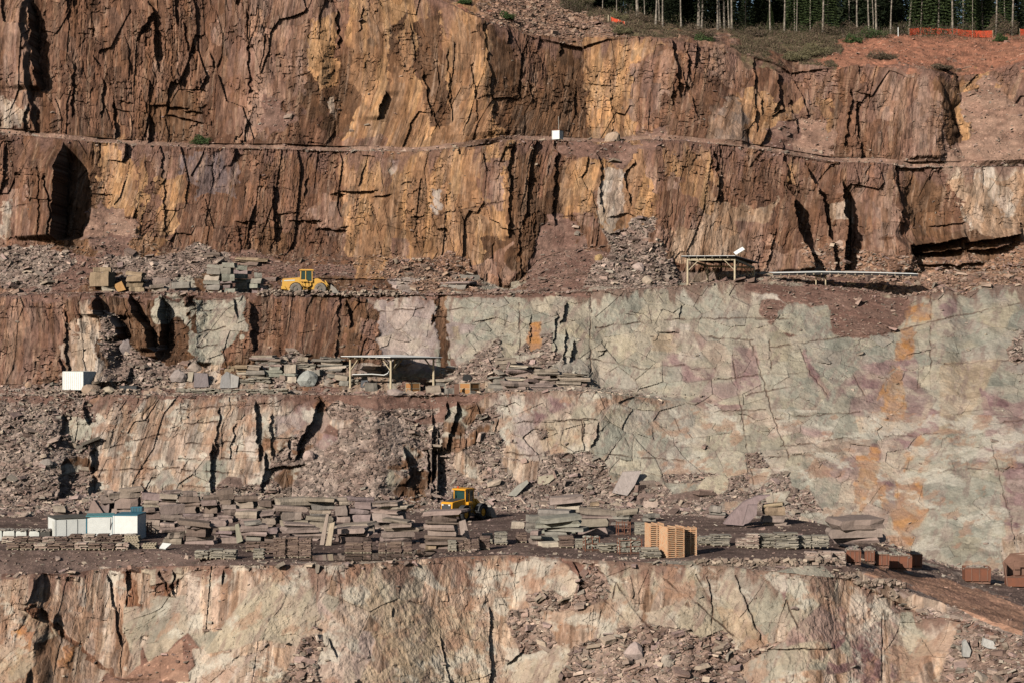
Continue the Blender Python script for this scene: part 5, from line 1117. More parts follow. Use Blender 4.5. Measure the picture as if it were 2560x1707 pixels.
# ---------------- wheel loaders ----------------
def loader(label, loc, rz, ym, tyre, rimm, buck, bladecol, scale=1.0, beacon=True, fend='dgrey', stripe=False):
    t = thing('wheel_loader', label, 'wheel loader', loc, rz, scale=scale)
    b = MB()
    b.prism([(-3.25,1.0),(-3.35,1.25),(-3.3,2.02),(-3.15,2.12),(-1.0,2.3),(-1.0,1.0)], -.72, .72)     # engine hood
    b.prism([(-3.1,.62),(-3.3,.85),(-3.3,1.1),(-1.0,1.1),(-.4,.7),(-.7,.55)], -.9, .9)                   # rear frame
    b.prism([(-1.0,1.05),(-1.0,1.75),(.35,1.75),(.45,1.3),(.2,1.0)], -.78, .78)
    b.prism([(-.95,1.7),(-.95,2.0),(-.2,2.0),(.1,1.7)], -1.12, -.78); b.prism([(-.95,1.7),(-.95,2.0),(-.2,2.0),(.1,1.7)], .78, 1.12)
    b.build('rear_body', ym, t, bevel=.035)
    f = MB(); f.prism([(.35,.75),(.35,1.5),(.9,2.15),(1.5,2.2),(2.1,1.5),(2.2,.8),(1.6,.55)], -.5, .5); f.prism([(-.3,.6),(-.3,.95),(.6,.95),(.6,.6)], -.3, .3)
    f.build('front_frame', ym, t, bevel=.03)
    cw = MB(); cw.prism([(-3.45,.72),(-3.45,1.15),(-3.0,1.15),(-2.7,.72)], -1.05, 1.05); cw.build('counterweight', ym, t, bevel=.05)
    g = MB(); g.box((-3.36, 0, 1.55), (.05, 1.15, .72)); gr = g.build('grille', M['dgrey'], t)
    for s in (-.42, .42):
        h = MB(); h.box((-3.40, s, 1.82), (.05, .24, .13)); h.build('headlight', M['lamp'], t)
    tb = MB(); tb.prism([(-3.1,2.12),(-1.0,2.305),(-1.0,2.34),(-3.05,2.16)], -.55, .55); tb.build('hood_cover', M['dgrey'], t)
    # cab: posts and roof, with panes between
    cb = MB()
    for (x, y) in ((-.95,-.72),(-.95,.72),(.55,-.72),(.55,.72),(-.3,-.74),(-.3,.74)): cb.beam((x, y, 1.7), (x * .96, y * .96, 3.2), .11)
    cb.prism([(-1.12,3.17),(-1.12,3.3),(-.9,3.36),(.5,3.36),(.78,3.27),(.78,3.17)], -.85, .85); cb.box((-.2, 0, 1.72), (1.6, 1.5, .16))
    cab_o = cb.build('cab', ym, t, bevel=.02)
    for nm, c0, sz in (('window', (-.93,0,2.45), (.03,1.3,1.4)), ('window', (.55,0,2.4), (.03,1.3,1.5)), ('window', (-.2,-.69,2.45), (1.4,.03,1.42)), ('window', (-.2,.69,2.45), (1.4,.03,1.42))):
        w = MB(); w.box(c0, sz); w.build(nm, M['glass'], cab_o)
    for s in (-1, 1):
        m_ = MB(); m_.beam((.7, s * .8, 3.0), (.85, s * 1.12, 2.95), .04); m_.box((.85, s * 1.15, 2.72), (.08, .2, .42)); m_.build('mirror', M['dgrey'], cab_o)
    if beacon:
        r = MB(); r.cyl((-.8, .3, 3.34), (-.8, .3, 3.58), .09, 8); r.build('beacon', M['red'], cab_o)
    e = MB(); e.cyl((-1.5, .45, 2.2), (-1.5, .45, 2.85), .07, 8); e.build('exhaust_pipe', M['dgrey'], t)
    # wheels
    for x in (-1.55, 1.6):
        for s in (-1, 1):
            w = MB(); n = 26; prof = [(.42,-.28),(.66,-.30),(.76,-.2),(.78,0),(.76,.2),(.66,.30),(.42,.28)]
            vs = []; fs = []
            for i in range(n):
                a = 2 * math.pi * i / n
                for k, (r_, y_) in enumerate(prof):
                    rr_ = r_ * (1.035 if (i % 2 and 1 < k < 5) else 1); vs.append((x + rr_ * math.cos(a), s * 1.02 + y_, .78 + rr_ * math.sin(a)))
            m_ = len(prof)
            for i in range(n):
                for k in range(m_ - 1):
                    fs.append((i * m_ + k, ((i + 1) % n) * m_ + k, ((i + 1) % n) * m_ + k + 1, i * m_ + k + 1))
            w.add(vs, fs); wo = w.build('wheel', tyre, t)
            r = MB(); r.cyl((x, s * .85, .78), (x, s * 1.22, .78), .43, 18); r.cyl((x, s * 1.2, .78), (x, s * 1.32, .78), .2, 12, r2=.15); r.build('rim', rimm, wo)
            fm = MB(); pl = [(x + rr_ * math.cos(a), .78 + rr_ * math.sin(a)) for rr_, seq in ((.86, range(20, 171, 15)), (.94, range(170, 19, -15))) for a in [math.radians(q) for q in seq]]
            k_ = len(pl); 
            for q in range(k_ // 2 - 1):
                fm.prism([pl[q], pl[q + 1], pl[k_ - 2 - q], pl[k_ - 1 - q]], s * .72, s * 1.3)
            fm.build('mudguard', M[fend], t)
    st = MB()
    for i, z in enumerate((.55, .85, 1.15)): st.box((-.35, -1.1, z), (.45, .25, .04)); 
    st.beam((-.58, -1.15, .5), (-.58, -1.05, 1.7), .05); st.beam((-.12, -1.15, .5), (-.12, -1.05, 1.7), .05); st.build('steps', M['dgrey'] if fend == 'dgrey' else ym, t)
    a = MB()
    for s in (-.5, .5):
        a.prism([(1.15,2.0),(1.45,2.1),(2.4,1.45),(3.05,.6),(2.85,.4),(2.1,1.2)], s - .09, s + .09)
    a.beam((1.3, 0, 1.7), (2.4, 0, 1.3), .16); a.beam((2.2, 0, 1.9), (2.9, 0, .8), .16)
    a.build('lift_arm', ym, t)
    bk = MB(); prof = [(2.95,1.35),(2.85,.75),(2.95,.25),(3.25,.04),(4.15,.0)]
    for q in range(len(prof) - 1):
        (x1, z1), (x2, z2) = prof[q], prof[q + 1]; bk.prism([(x1, z1), (x2, z2), (x2 + .05, z2 + .06), (x1 + .07, z1 + .03)], -1.32, 1.32)
    for s in (-1.32, 1.29): bk.prism([(2.95,1.35),(2.85,.75),(2.95,.25),(3.25,.04),(4.15,.0),(3.55,.9)], s, s + .03)
    bk.build('bucket', buck, t)
    if stripe:
        w = MB(); w.prism([(-3.1,1.78),(-3.1,1.92),(-1.7,2.0),(-1.7,1.84)], -.75, -.715); w.build('side_stripe', M['offwhite'], t)
    return t
L1x, L1y, _z = at(1162, 1302, 196)
loader('modern bright yellow wheel loader parked on the lowest bench behind the slabs', (L1x, L1y, EYE + H4 + .02), math.radians(57), M['yellow'], M['tyre'], M['yellow'], M['steel'], None)
x2, y2, z2 = gpt(768, 738, B2)
z2 = gz(x2, y2 + 1.4, B2)
loader('older faded yellow wheel loader side on at the third bench edge', (x2 - .2, y2 + 1.5, z2 + .05), math.radians(7), M['yellow2'], M['dtyre'], M['dtyre'], M['steel'], None, beacon=False, fend='yellow2', stripe=True)

# ---------------- white cabins and containers ----------------
def berm(name, label, x0, x1, yb, secs, hpx, n, seed):
    # low windrow of stones along a bench lip
    rg = random.Random(seed); mb = MB()
    for i in range(n):
        px_ = rg.uniform(x0, x1); X, Y, Z = gpt(px_, yb, secs); u = rg.random() ** 1.6
        hh = hpx / F * Y * u; jv = rg.uniform(.7, 1.25); cc = tuple(q * jv for q in rg.choice([(.30,.23,.185), (.24,.175,.14), (.34,.27,.21)]))
        L = rg.uniform(.15, .6)
        mb.box((X, Y + rg.uniform(-.2, .9) * (1 - u * .6), Z + hh), (L, L * .7, L * .4), rg.uniform(0, 3), (*cc, .1), rg.uniform(-.6, .6), rg.uniform(-.6, .6))
    mb.build(name, M['stone'], colors=True, kind='stuff', label=label)
berm('stone_windrow', 'low windrow of stones along the lip before the pale loader', 640, 1000, 739, (9, 10), 12, 420, 3)
berm('stone_windrow', 'low windrow of stones at the lip below the white container', 100, 350, 986, (6, 7), 12, 260, 4)
berm('stone_windrow', 'windrow of grey stones along the lip right of the timber', 1740, 2110, 1412, (3, 4), 14, 420, 6)
berm('stone_windrow', 'windrow of stones along the edge of the ramp', 2120, 2260, 1462, (3,), 12, 200, 7)
def cabin(name, label, cat, px, pyb, D, w, d, h, rz, wall, roofm, lines=4, door=True, corr=True, over=.06, z=None, roofh=.1):
    x, y, z0 = at(px, pyb, D); z0 = z if z is not None else z0
    t = thing(name, label, cat, (x, y, z0), math.radians(rz))
    b = MB(); b.box((0, 0, h / 2), (w, d, h))
    if corr:
        n = int(w / .28)
        for i in range(n):
            xx = -w / 2 + (i + .5) * w / n; b.box((xx, -d / 2 - .012, h / 2), (w / n * .5, .03, h * .93)); b.box((xx, d / 2 + .012, h / 2), (w / n * .5, .03, h * .93))
        n = int(d / .28)
        for i in range(n):
            yy = -d / 2 + (i + .5) * d / n; b.box((-w / 2 - .012, yy, h / 2), (.03, d / n * .5, h * .93)); b.box((w / 2 + .012, yy, h / 2), (.03, d / n * .5, h * .93))
    b.build('walls', wall, t)
    r = MB(); r.box((0, 0, h + roofh / 2), (w + over * 2, d + over * 2, roofh)); r.build('roof', roofm, t, bevel=.02)
    for sx in (-1, 1):
        for sy in (-1, 1): p = MB(); p.box((sx * (w / 2 - .01), sy * (d / 2 - .01), h / 2), (.1, .1, h)); p.build('corner_post', wall if roofm is not M['teal'] else M['blue'], t)
    if lines:
        l = MB()
        for i in range(1, lines): l.box((-w / 2 + w * i / lines, -d / 2 - .03, h * .5), (.02, .02, h * .9))
        l.build('door_seams', M['dgrey'], t)
    return t
t1 = cabin('site_cabin', 'leftmost white cabin with flat dark roof behind the low pallets', 'cabin', 171, 1352, 176.5, 3.1, 3.0, 2.15, 25, M['white'], M['darkroof'], 3, corr=False, over=.12, z=EYE + H4)
dr = MB(); dr.box((-1.58, -.9, 1.0), (.04, .8, 1.8)); dr.build('door', M['offwhite'], t1)
t2 = cabin('site_cabin', 'middle white cabin with teal roof edge', 'cabin', 251, 1350, 177.5, 2.45, 3.2, 2.2, 10, M['white'], M['teal'], 0, corr=False, z=EYE + H4)
cb_ = MB(); cb_.cyl((1.0, -1.63, 2.1), (.95, -1.63, 1.0), .02, 5); cb_.cyl((.95, -1.63, 1.0), (1.12, -1.63, 1.7), .02, 5); cb_.build('loose_cable', M['dgrey'], t2)
t3 = cabin('site_cabin', 'right white cabin carrying a small blue box', 'cabin', 324, 1350, 177.5, 2.25, 3.0, 2.32, -4, M['white'], M['blue'], 0, corr=False, z=EYE + H4)
x, y, z = at(337, 1284, 178); bb = MB(); bb.box((0, 0, .25), (1.1, .9, .44)); 
tb = thing('cooling_unit', 'small dark blue ribbed box on the roof of the right cabin', 'machine box', (x, y + 1.2, EYE + H4 + 2.42)); bb.build('housing', M['blue'], tb, bevel=.02)
v = MB(); [v.box((-.45 + i * .15, -.46, .25), (.05, .03, .34)) for i in range(7)]; v.build('grille', M['dgrey'], tb)
x, y, z = gpt(196, 968, (8, 9))
t4 = cabin('shipping_container', 'white steel container on the second bench against the reddish wall', 'container', 198, 970, 226.5, 3.0, 2.35, 2.15, -25, M['white'], M['offwhite'], 0, z=EYE - (971 - 853.5) / F * 226.5 - .1, over=.02, roofh=.06)
zz = gz(*(lambda q: (q[0], q[1]))(at(1394, 346, 267.5)), (13, 14, 12))
t5 = cabin('equipment_box', 'tiny white hut with red roof edge on the narrow upper ledge', 'hut', 1394, 348, 267.5, 1.15, 1.0, 1.25, -32, M['white'], M['rust'], 0, corr=False, z=EYE + (853.5 - 347) / F * 267.5 - .15)
a_ = MB(); a_.cyl((.1, .1, 1.3), (.1, .1, 3.3), .02, 5); a_.build('antenna', M['offwhite'], t5)
# ---------------- open sheds ----------------
def shed(label, corners, ztop, zbase, posts, roofpoly, th=.12):
    t = thing('open_shed', label, 'shed', (corners[0][0], corners[0][1], zbase[0]))
    ox, oy, oz = t.location
    n = len(roofpoly); up_ = [(x - ox, y - oy, z - oz) for x, y, z in roofpoly]
    r = MB(); r.add([(x, y, z) for x, y, z in up_] + [(x, y, z - th * .5) for x, y, z in up_], [tuple(range(n)), tuple(range(n, 2 * n))[::-1]] + [((i + 1) % n, i, n + i, n + (i + 1) % n) for i in range(n)])
    ro = r.build('roof', M['sheet'], t)
    u = MB(); u.add([(x * .985, y * .985, z - th * .52) for x, y, z in up_] + [(x * .985, y * .985, z - th * 1.2) for x, y, z in up_], [tuple(range(n)), tuple(range(n, 2 * n))[::-1]] + [((i + 1) % n, i, n + i, n + (i + 1) % n) for i in range(n)]); u.build('roof_underside', M['dsheet'], ro)  # near-black sheet just under the white roof sheet
    for (x, y, zb_, zt) in corners:
        p = MB(); p.cyl((x - ox, y - oy, zb_ - oz), (x - ox, y - oy, zt - oz), .15, 8, r2=.12); p.build('post', M['post'], t)
    m = len(corners)
    for i in range(m):
        a = corners[i]; b = corners[(i + 1) % m]
        A = Vector((a[0] - ox, a[1] - oy, a[3] - oz)); B = Vector((b[0] - ox, b[1] - oy, b[3] - oz))
        q = MB(); q.beam(A, B, .14, .26); q.build('beam', M['post'], t)
        br = MB(); d = (B - A).normalized(); L = (B - A).length; k = min(1.5, L * .25)
        br.beam(A + Vector((0, 0, -1.5)), A + d * k + Vector((0, 0, -.05)), .09); br.build('brace', M['post'], t); br = MB(); br.beam(B + Vector((0, 0, -1.5)), B - d * k + Vector((0, 0, -.05)), .09); br.build('brace', M['post'], t)
    rf = MB()
    A0 = Vector(up_[0]); 
    for i in range(1, 7):
        k = i / 7; p = Vector(up_[0]).lerp(Vector(up_[1]), k); q = Vector(up_[3]).lerp(Vector(up_[2]), k)
        rf.beam(p + Vector((0, 0, -.22)), q + Vector((0, 0, -.22)), .07, .16)
    rf.build('rafters', M['timber2'], t)
    return t
def W(px, py, D): return at(px, py, D)
zf3 = EYE - 6.5
zt = EYE - (903 - 853.5) / F * 223.8
near = W(977, 961, 223.8); lft = W(875.6, 960, 228.6); bck = W(987, 961, 233.4); rgt = W(1083.8, 943, 228.6)
cz = lambda p: gz(p[0], p[1], (7, 8, 9))
tp = [zt + .35, zt + .35, zt + .35, zt + .35]
cr = [(near[0], near[1], zf3, tp[0]), (lft[0], lft[1], zf3 + .2, tp[1]), (bck[0], bck[1], zf3, tp[2]), (rgt[0], rgt[1], zf3 + .2, tp[3])]
ov = 1.22
cxy = ((near[0] + bck[0]) / 2, (near[1] + bck[1]) / 2)
rp = []
for (px_, py_, zz_) in ((near[0], near[1], tp[0] + .20), (lft[0], lft[1], tp[1] + .26), (bck[0], bck[1], tp[2] + .40), (rgt[0], rgt[1], tp[3] + .12)):
    rp.append((cxy[0] + (px_ - cxy[0]) * ov, cxy[1] + (py_ - cxy[1]) * ov, zz_))
shed('open shed on pale posts under a thin white roof, second bench', cr, zt, [zf3], None, rp)
# second shed on the third bench
zb2 = gz(*W(1719, 707, 248)[:2], B2) 
pA = W(1719, 707, 248.5); pB = W(1837, 690, 249.5); pC = W(1885, 690, 255.5); pD = W(1769, 707, 254.5)
ztA = EYE + (853.5 - 650) / F * 248.5
crs = [(pA[0], pA[1], zb2 - .3, ztA), (pB[0], pB[1], zb2 - .3, ztA + .1), (pC[0], pC[1], zb2 - .3, ztA - .75), (pD[0], pD[1], zb2 - .3, ztA - .6)]
rA = W(1703, 640, 248); rB = W(1838, 639, 248.8); rC = W(1900, 657, 256.5); rD = W(1765, 655, 256)
shed('smaller open shed with flat grey roof on the third bench', crs, ztA, [zb2], None, [rA, rB, rC, rD])
s_ = MB(); s_.box((0, 0, 0), (1.4, .9, .05), 0, None, .5, -.55); so_ = s_.build('loose_roof_sheet', M['sheet'], label='bent white sheet sticking up on the smaller shed roof', cat='roof sheet'); so_.location = W(1848, 628, 250)
# low collapsed roof
tl = thing('low_shed', 'long low roof almost at ground level behind the orange rubble', 'shed', W(2050, 700, 251))
ox, oy, oz = tl.location
pts = [W(1932, 682.5, 249.5), W(2054, 680, 250), W(2180, 681.5, 250), W(2296, 685, 250)]
for k, (a, b) in enumerate(((0, 1), (1, 2), (2, 3))):
    r = MB(); A = pts[a]; B = pts[b]
    q = [(A[0] - ox, A[1] - oy, A[2] - oz), (B[0] - ox, B[1] - oy, B[2] - oz), (B[0] - ox, B[1] - oy + 4, B[2] - oz + .25), (A[0] - ox, A[1] - oy + 4, A[2] - oz + .25)]
    r.add(q + [(x, y, z - .06) for x, y, z in q], [(0, 1, 2, 3), (7, 6, 5, 4), (1, 0, 4, 5), (2, 1, 5, 6), (3, 2, 6, 7), (0, 3, 7, 4)]); ro = r.build('roof_sheet', M['sheet'], tl)
    f = MB(); f.beam((q[0][0], q[0][1] + .3, q[0][2] - .22), (q[1][0], q[1][1] + .3, q[1][2] - .22), .15, .26); f.build('beam', M['dsheet'], tl)
    pr = MB(); [pr.beam((q[0][0] + (q[1][0] - q[0][0]) * i / 6, q[0][1] + .02, q[0][2] + (q[1][2] - q[0][2]) * i / 6 - .3), (q[0][0] + (q[1][0] - q[0][0]) * i / 6, q[0][1] + 4, q[0][2] + (q[1][2] - q[0][2]) * i / 6 - .1), .1, .18) for i in range(6)]; pr.build('rafters', M['timber2'], tl)
for px_ in (2040, 2064): 
    A = W(px_, 684, 251.4); p = MB(); p.cyl((A[0] - ox, A[1] - oy, A[2] - oz), (A[0] - ox, A[1] - oy, A[2] - oz - 1.6), .09, 7); p.build('post', M['post'], tl)
br = MB(); A = W(2046, 688, 251.2); B = W(2057, 700, 251.2); br.beam((A[0] - ox, A[1] - oy, A[2] - oz), (B[0] - ox, B[1] - oy, B[2] - oz), .1); br.build('brace', M['post'], tl)
# bent sheet under the big shed
sm = MB(); P_ = [W(881, 934, 227.5), W(930, 933, 227.8), W(960, 935.5, 228), W(969, 931, 228), W(975, 920, 228)]
for a, b in zip(P_[:-1], P_[1:]):
    sm.add([a, b, (b[0], b[1] + 1.2, b[2] - .3), (a[0], a[1] + 1.2, a[2] - .3), (a[0], a[1], a[2] - .10), (b[0], b[1], b[2] - .10), (b[0], b[1] + 1.2, b[2] - .40), (a[0], a[1] + 1.2, a[2] - .40)], [(0, 1, 2, 3), (7, 6, 5, 4), (0, 4, 5, 1), (1, 5, 6, 2), (2, 6, 7, 3), (3, 7, 4, 0)])
sm.build('bent_sheet', M['sheet'], label='long bent white sheet lying under the thin white roof', cat='sheet')

# ---------------- crates, skips, timber ----------------
def crate(px0, px1, yt, yb, label, rz=38, m=None, panel=None):
    x, y, z = gpt((px0 + px1) / 2, yb, B3); w = (px1 - px0) / F * y / 1.35; h = (yb - yt) / F * y
    t = thing('plywood_crate', label, 'crate', (x, y + .6, z - .05), math.radians(rz), 'orange plywood crates')
    b = MB(); b.box((0, 0, h / 2), (w, w, h * .98)); b.build('panels', m or M['ply'], t)
    fr = MB()
    for sx in (-1, 1):
        for sy in (-1, 1): fr.box((sx * w / 2, sy * w / 2, h / 2), (.08, .08, h))
    for zz_ in (.05, h * .5, h - .04):
        for s in (-1, 1): fr.box((0, s * w / 2, zz_), (w, .06, .09)); fr.box((s * w / 2, 0, zz_), (.06, w, .09))
    fr.build('battens', M['timber2'], t)
crate(1014, 1048, 955, 984, 'orange plywood crate right of the white roof shed, left one of two')
crate(1150, 1196, 957, 986, 'larger orange crate with pale battens, right one of two', 50)
x, y, z = gpt(1141, 986, B3); pn = MB(); pn.box((0, 0, .65), (.6, .1, 1.3), .2); o = pn.build('leaning_board', M['rust2'], label='narrow brown panel standing against the right crate', cat='panel'); o.location = (x, y + .2, z - .05)
x, y, z = gpt(1166, 954, B3); ty = MB(); [ty.cyl((0, i * .3, .55), (0, i * .3 + .25, .55), .55 - .03 * i, 14) for i in range(1)]; o = ty.build('black_drum', M['tyre'], label='round black drum resting behind the right crate', cat='drum'); o.location = (x, y, EYE - (951 - 853.5) / F * y - .3)
# orange machine part and dark bin
x, y, z = gpt(258, 968, B3); mp = thing('bulldozer_blade', 'orange machine attachment lying right of the white container', 'machine part', (x, y + 1.0, EYE - (968 - 853.5) / F * y)); q = MB()
q.prism([(-1.05,.25),(-1.05,.6),(1.0,.5),(1.0,.3),(.3,.25),(0,-.1),(-.4,-.1)], 0, .5); q.build('blade', M['yellow'], mp, bevel=.03); q = MB(); q.prism([(.2,-.15),(.9,.3),(1.3,.25),(1.35,-.3),(.3,-.5)], .1, .8); q.build('bracket', M['dgrey'], mp)
x, y, z = gpt(317, 983, B3); bn = thing('steel_bin', 'dark open steel bin on the second bench lip', 'bin', (x, y + .8, z - .05), .1); q = MB()
q.box((0, -.6, .5), (2.0, .05, 1.0)); q.box((0, .6, .5), (2.0, .05, 1.0)); q.box((-1, 0, .5), (.05, 1.2, 1.0)); q.box((1, 0, .5), (.05, 1.2, 1.0)); q.box((0, 0, .05), (2, 1.2, .05)); q.build('tub', M['dgrey'], bn)
q = MB(); q.box((0, -.63, .96), (2.1, .08, .08)); q.box((0, .63, .96), (2.1, .08, .08)); q.box((-1.02, 0, .96), (.08, 1.2, .08)); q.box((1.02, 0, .96), (.08, 1.2, .08)); q.box((-.35, -.63, .5), (.07, .06, .95)); q.build('rim', M['dgrey'], bn)
# rusty skips with a sloping end
def skip(px0, px1, yt, yb, label, rz, D, slope=-1, L=None):
    x, y, z = gpt((px0 + px1) / 2, yb, (3, 4, 5)); D = y
    w = L or (px1 - px0) / F * D; h = (yb - yt) / F * D + .05; d = 1.7
    t = thing('rusty_skip', label, 'skip', (x, y + d / 2, z), math.radians(rz), 'rusty steel skips')
    k = slope
    out = [(-w / 2, h * .95), (-w / 2 + w * .28, .28), (w / 2 * .98, .28), (w / 2, h)] if k < 0 else [(-w / 2, h), (-w / 2 * .98, .28), (w / 2 * .95, .28), (w / 2, h)]
    b = MB()
    for s in (-d / 2, d / 2 - .05): b.prism(out, s, s + .05)
    for (p, q) in zip(out[:-1], out[1:]):
        b.add([(p[0], -d / 2 + .01, p[1]), (q[0], -d / 2 + .01, q[1]), (q[0], d / 2 - .01, q[1]), (p[0], d / 2 - .01, p[1]), (p[0] * .96, -d / 2 + .01, p[1] + .05), (q[0] * .96, -d / 2 + .01, q[1] + .05), (q[0] * .96, d / 2 - .01, q[1] + .05), (p[0] * .96, d / 2 - .01, p[1] + .05)], [(0, 3, 2, 1), (4, 5, 6, 7), (0, 1, 5, 4), (1, 2, 6, 5), (2, 3, 7, 6), (3, 0, 4, 7)])
    b.build('tub', M['rust'], t)
    r = MB(); r.box((0, -d / 2 - .03, h), (w * .98, .09, .09)); r.box((0, d / 2 + .03, h), (w * .98, .09, .09)); r.build('rim', M['rust2'], t)
    for k_ in range(3):
        rb = MB(); rb.box(((k_ - 1) * w * .3 + .05 * w, -d / 2 - .025, .28 + (h - .28) / 2), (.07, .05, (h - .28) * .94)); rb.build('rib', M['rust2'], t)
    ft = MB(); ft.box((.1 * w, -d / 2 + .25, .1), (w * .75, .14, .2)); ft.box((.1 * w, d / 2 - .25, .1), (w * .75, .14, .2)); 
    for sx in (-.2, .15, .42): ft.box((sx * w, 0, .24), (.12, d * .9, .1))
    ft.build('skid', M['rust2'], t)
    rg = random.Random(int(px0)); f = MB()
    for i in range(60):
        xx = rg.uniform(-.42, .42) * w; yy = rg.uniform(-.42, .42) * d; hh = .3 * (1 - abs(xx) / w * 2) * (1 - abs(yy) / d)
        jv = rg.uniform(.8, 1.2); cc = tuple(q * jv for q in rg.choice([(.27,.25,.21), (.24,.19,.17), (.32,.28,.23)]))
        f.box((xx, yy, h * .86 + hh + rg.uniform(-.05, .1)), (rg.uniform(.15, .5), rg.uniform(.15, .4), rg.uniform(.05, .18)), rg.uniform(0, 3), (*cc, .1), rg.uniform(-.5, .5), rg.uniform(-.5, .5))
    f.box((0, 0, h * .7), (w * .8, d * .85, h * .25), 0, (.2, .16, .14, .1))
    f.build('stone_load', M['stone'], t, colors=True)
skip(2119, 2155, 1376, 1411, 'first rusty skip from left in the group of five', -8, 157, 1)
skip(2166, 2190, 1378, 1410, 'second rusty skip from left, half hidden in the group', -8, 160, 1)
skip(2184, 2226, 1385, 1418, 'third rusty skip from left, behind the pointed front skip', -8, 155, -1)
skip(2208, 2282, 1391, 1427, 'foremost rusty skip with a pointed left end', -6, 151, -1)
skip(2272, 2308, 1386, 1420, 'rightmost rusty skip of the group, partly behind the foremost', -6, 155, 1)
skip(2414, 2479, 1421, 1460, 'single rusty skip standing apart near the right edge', -4, 146, 1)
# rusty hopper at the right edge
x, y, z = gpt(2540, 1468, (3, 4, 5)); zg = z; hp = thing('rusty_hopper', 'tall rusty framed hopper cut by the right picture edge', 'hopper', (x, y + 1, min(z, zg)), math.radians(-8))
q = MB(); q.prism([(-.75,.1),(-.75,1.0),(1.6,1.0),(1.6,.1)], -.9, .9); q.build('tub', M['rust'], hp)
q = MB(); q.prism([(-.75,1.0),(-.95,2.2),(-.3,2.95),(1.6,2.95),(1.6,1.0)], .75, .85); q.prism([(-.85,1.1),(-.8,2.2),(-.75,2.2),(-.7,1.1)], -.8, .8); q.build('back_panel', M['rust2'], hp)
q = MB(); q.beam((-.7, -.9, .1), (-.95, -.9, 2.3), .1); q.beam((-.1, -.9, 1.0), (-.05, -.9, 2.5), .1); q.beam((-.1, -.9, 2.5), (1.6, -.9, 2.55), .1); q.beam((-.3, .8, 2.97), (1.6, .9, 3.15), .1, .14); q.beam((-.9, -.92, 1.02), (1.6, -.92, 1.02), .09); q.beam((-.7, -.7, 2.2), (-.1, -.85, 2.3), .06); q.build('frame', M['rust2'], hp)
# new timber stacks
def timber(px0, px1, yt, yb, label, rz, n):
    n = int(n * .68)
    D = F * 18.6 / (yb - 853.5); x, y, z = at((px0 + px1) / 2, yb, D)
    w = (px1 - px0) / F * D; h = (yb - yt) / F * D; d = 1.6
    t = thing('timber_stack', label, 'timber stack', (x, y + d / 2, z), math.radians(rz), 'stacks of new timber')
    for i in range(n):
        rg = random.Random(i + int(px0)); b = MB(); z0 = i * h / n; th = h / n * .5
        for k in range(5): b.box((0, -d / 2 + (k + .5) * d / 5, z0 + th / 2), (w * rg.uniform(.97, 1.0), d / 5 * .9, th))
        for k in (-.46, 0, .46): b.box((k * w, 0, z0 + th + (h / n - th) / 2), (.09, d * rg.uniform(.95, 1.03), h / n - th - .004))
        b.build('board_layer', M['timber'], t)
timber(1619, 1656, 1308, 1373, 'left and rearmost stack of orange new timber', 14, 20)
timber(1657, 1706, 1316, 1393, 'middle and foremost stack of orange new timber', 22, 24)
timber(1710, 1741, 1318, 1387, 'right stack of orange new timber next to the shadow', 3, 22)
# rusty stillages
def stillage(px0, px1, yt, yb, label, rz=8, load=None, cross=True, D=None):
    D = D or F * 18.6 / (yb - 853.5); x, y, z = at((px0 + px1) / 2, yb, D); w = (px1 - px0) / F * D; h = (yb - yt) / F * D; d = 1.0
    t = thing('rusty_stillage', label, 'steel rack', (x, y + .6, z), math.radians(rz), 'rusty steel racks')
    q = MB()
    for sx in (-1, 0, 1):
        for sy in (-1, 1): q = MB(); q.beam((sx * w / 2, sy * d / 2, 0), (sx * w / 2, sy * d / 2, h), .07); q.build('upright', M['rust'], t)
    q = MB()
    for zz_ in (.12, h * .5, h * .9):
        for s in (-1, 1): q.beam((-w / 2, s * d / 2, zz_), (w / 2, s * d / 2, zz_), .07); q.beam((s * w / 2, -d / 2, zz_), (s * w / 2, d / 2, zz_), .07)
    q.build('rails', M['rust2'], t)
    if load:
        rg = random.Random(int(px0)); f = MB()
        for i in range(load):
            jv = rg.uniform(.75, 1.25); cc = tuple(q_ * jv for q_ in rg.choice([(.31,.29,.24), (.26,.24,.2), (.36,.34,.28)]))
            f.box((rg.uniform(-.45, .45) * w, rg.uniform(-.45, .4) * d, rg.uniform(.15, .95) * h), (rg.uniform(.12, .4), rg.uniform(.12, .4), rg.uniform(.05, .16)), rg.uniform(0, 3), (*cc, .1), rg.uniform(-.7, .7), rg.uniform(-.7, .7))
        f.box((0, 0, h * .5), (w * .85, d * .8, h * .7), 0, (.22, .2, .17, .1)); f.build('stone_load', M['stone'], t, colors=True)
stillage(1544, 1574, 1303, 1337, 'tall empty rusty rack between thick blocks and new timber')
stillage(1341 + 206, 1603, 1346, 1385, 'rusty rack heaped with grey stone rubble, left of the timber', load=150)
stillage(1461, 1497, 1340, 1377, 'rusty rack holding a rounded load of grey stone', load=110)
stillage(339, 352, 1303, 1330, 'left rusty frame in front of the right white cabin', D=181)
stillage(356, 375, 1306, 1334, 'darker rusty frame just right of the right white cabin', D=179)
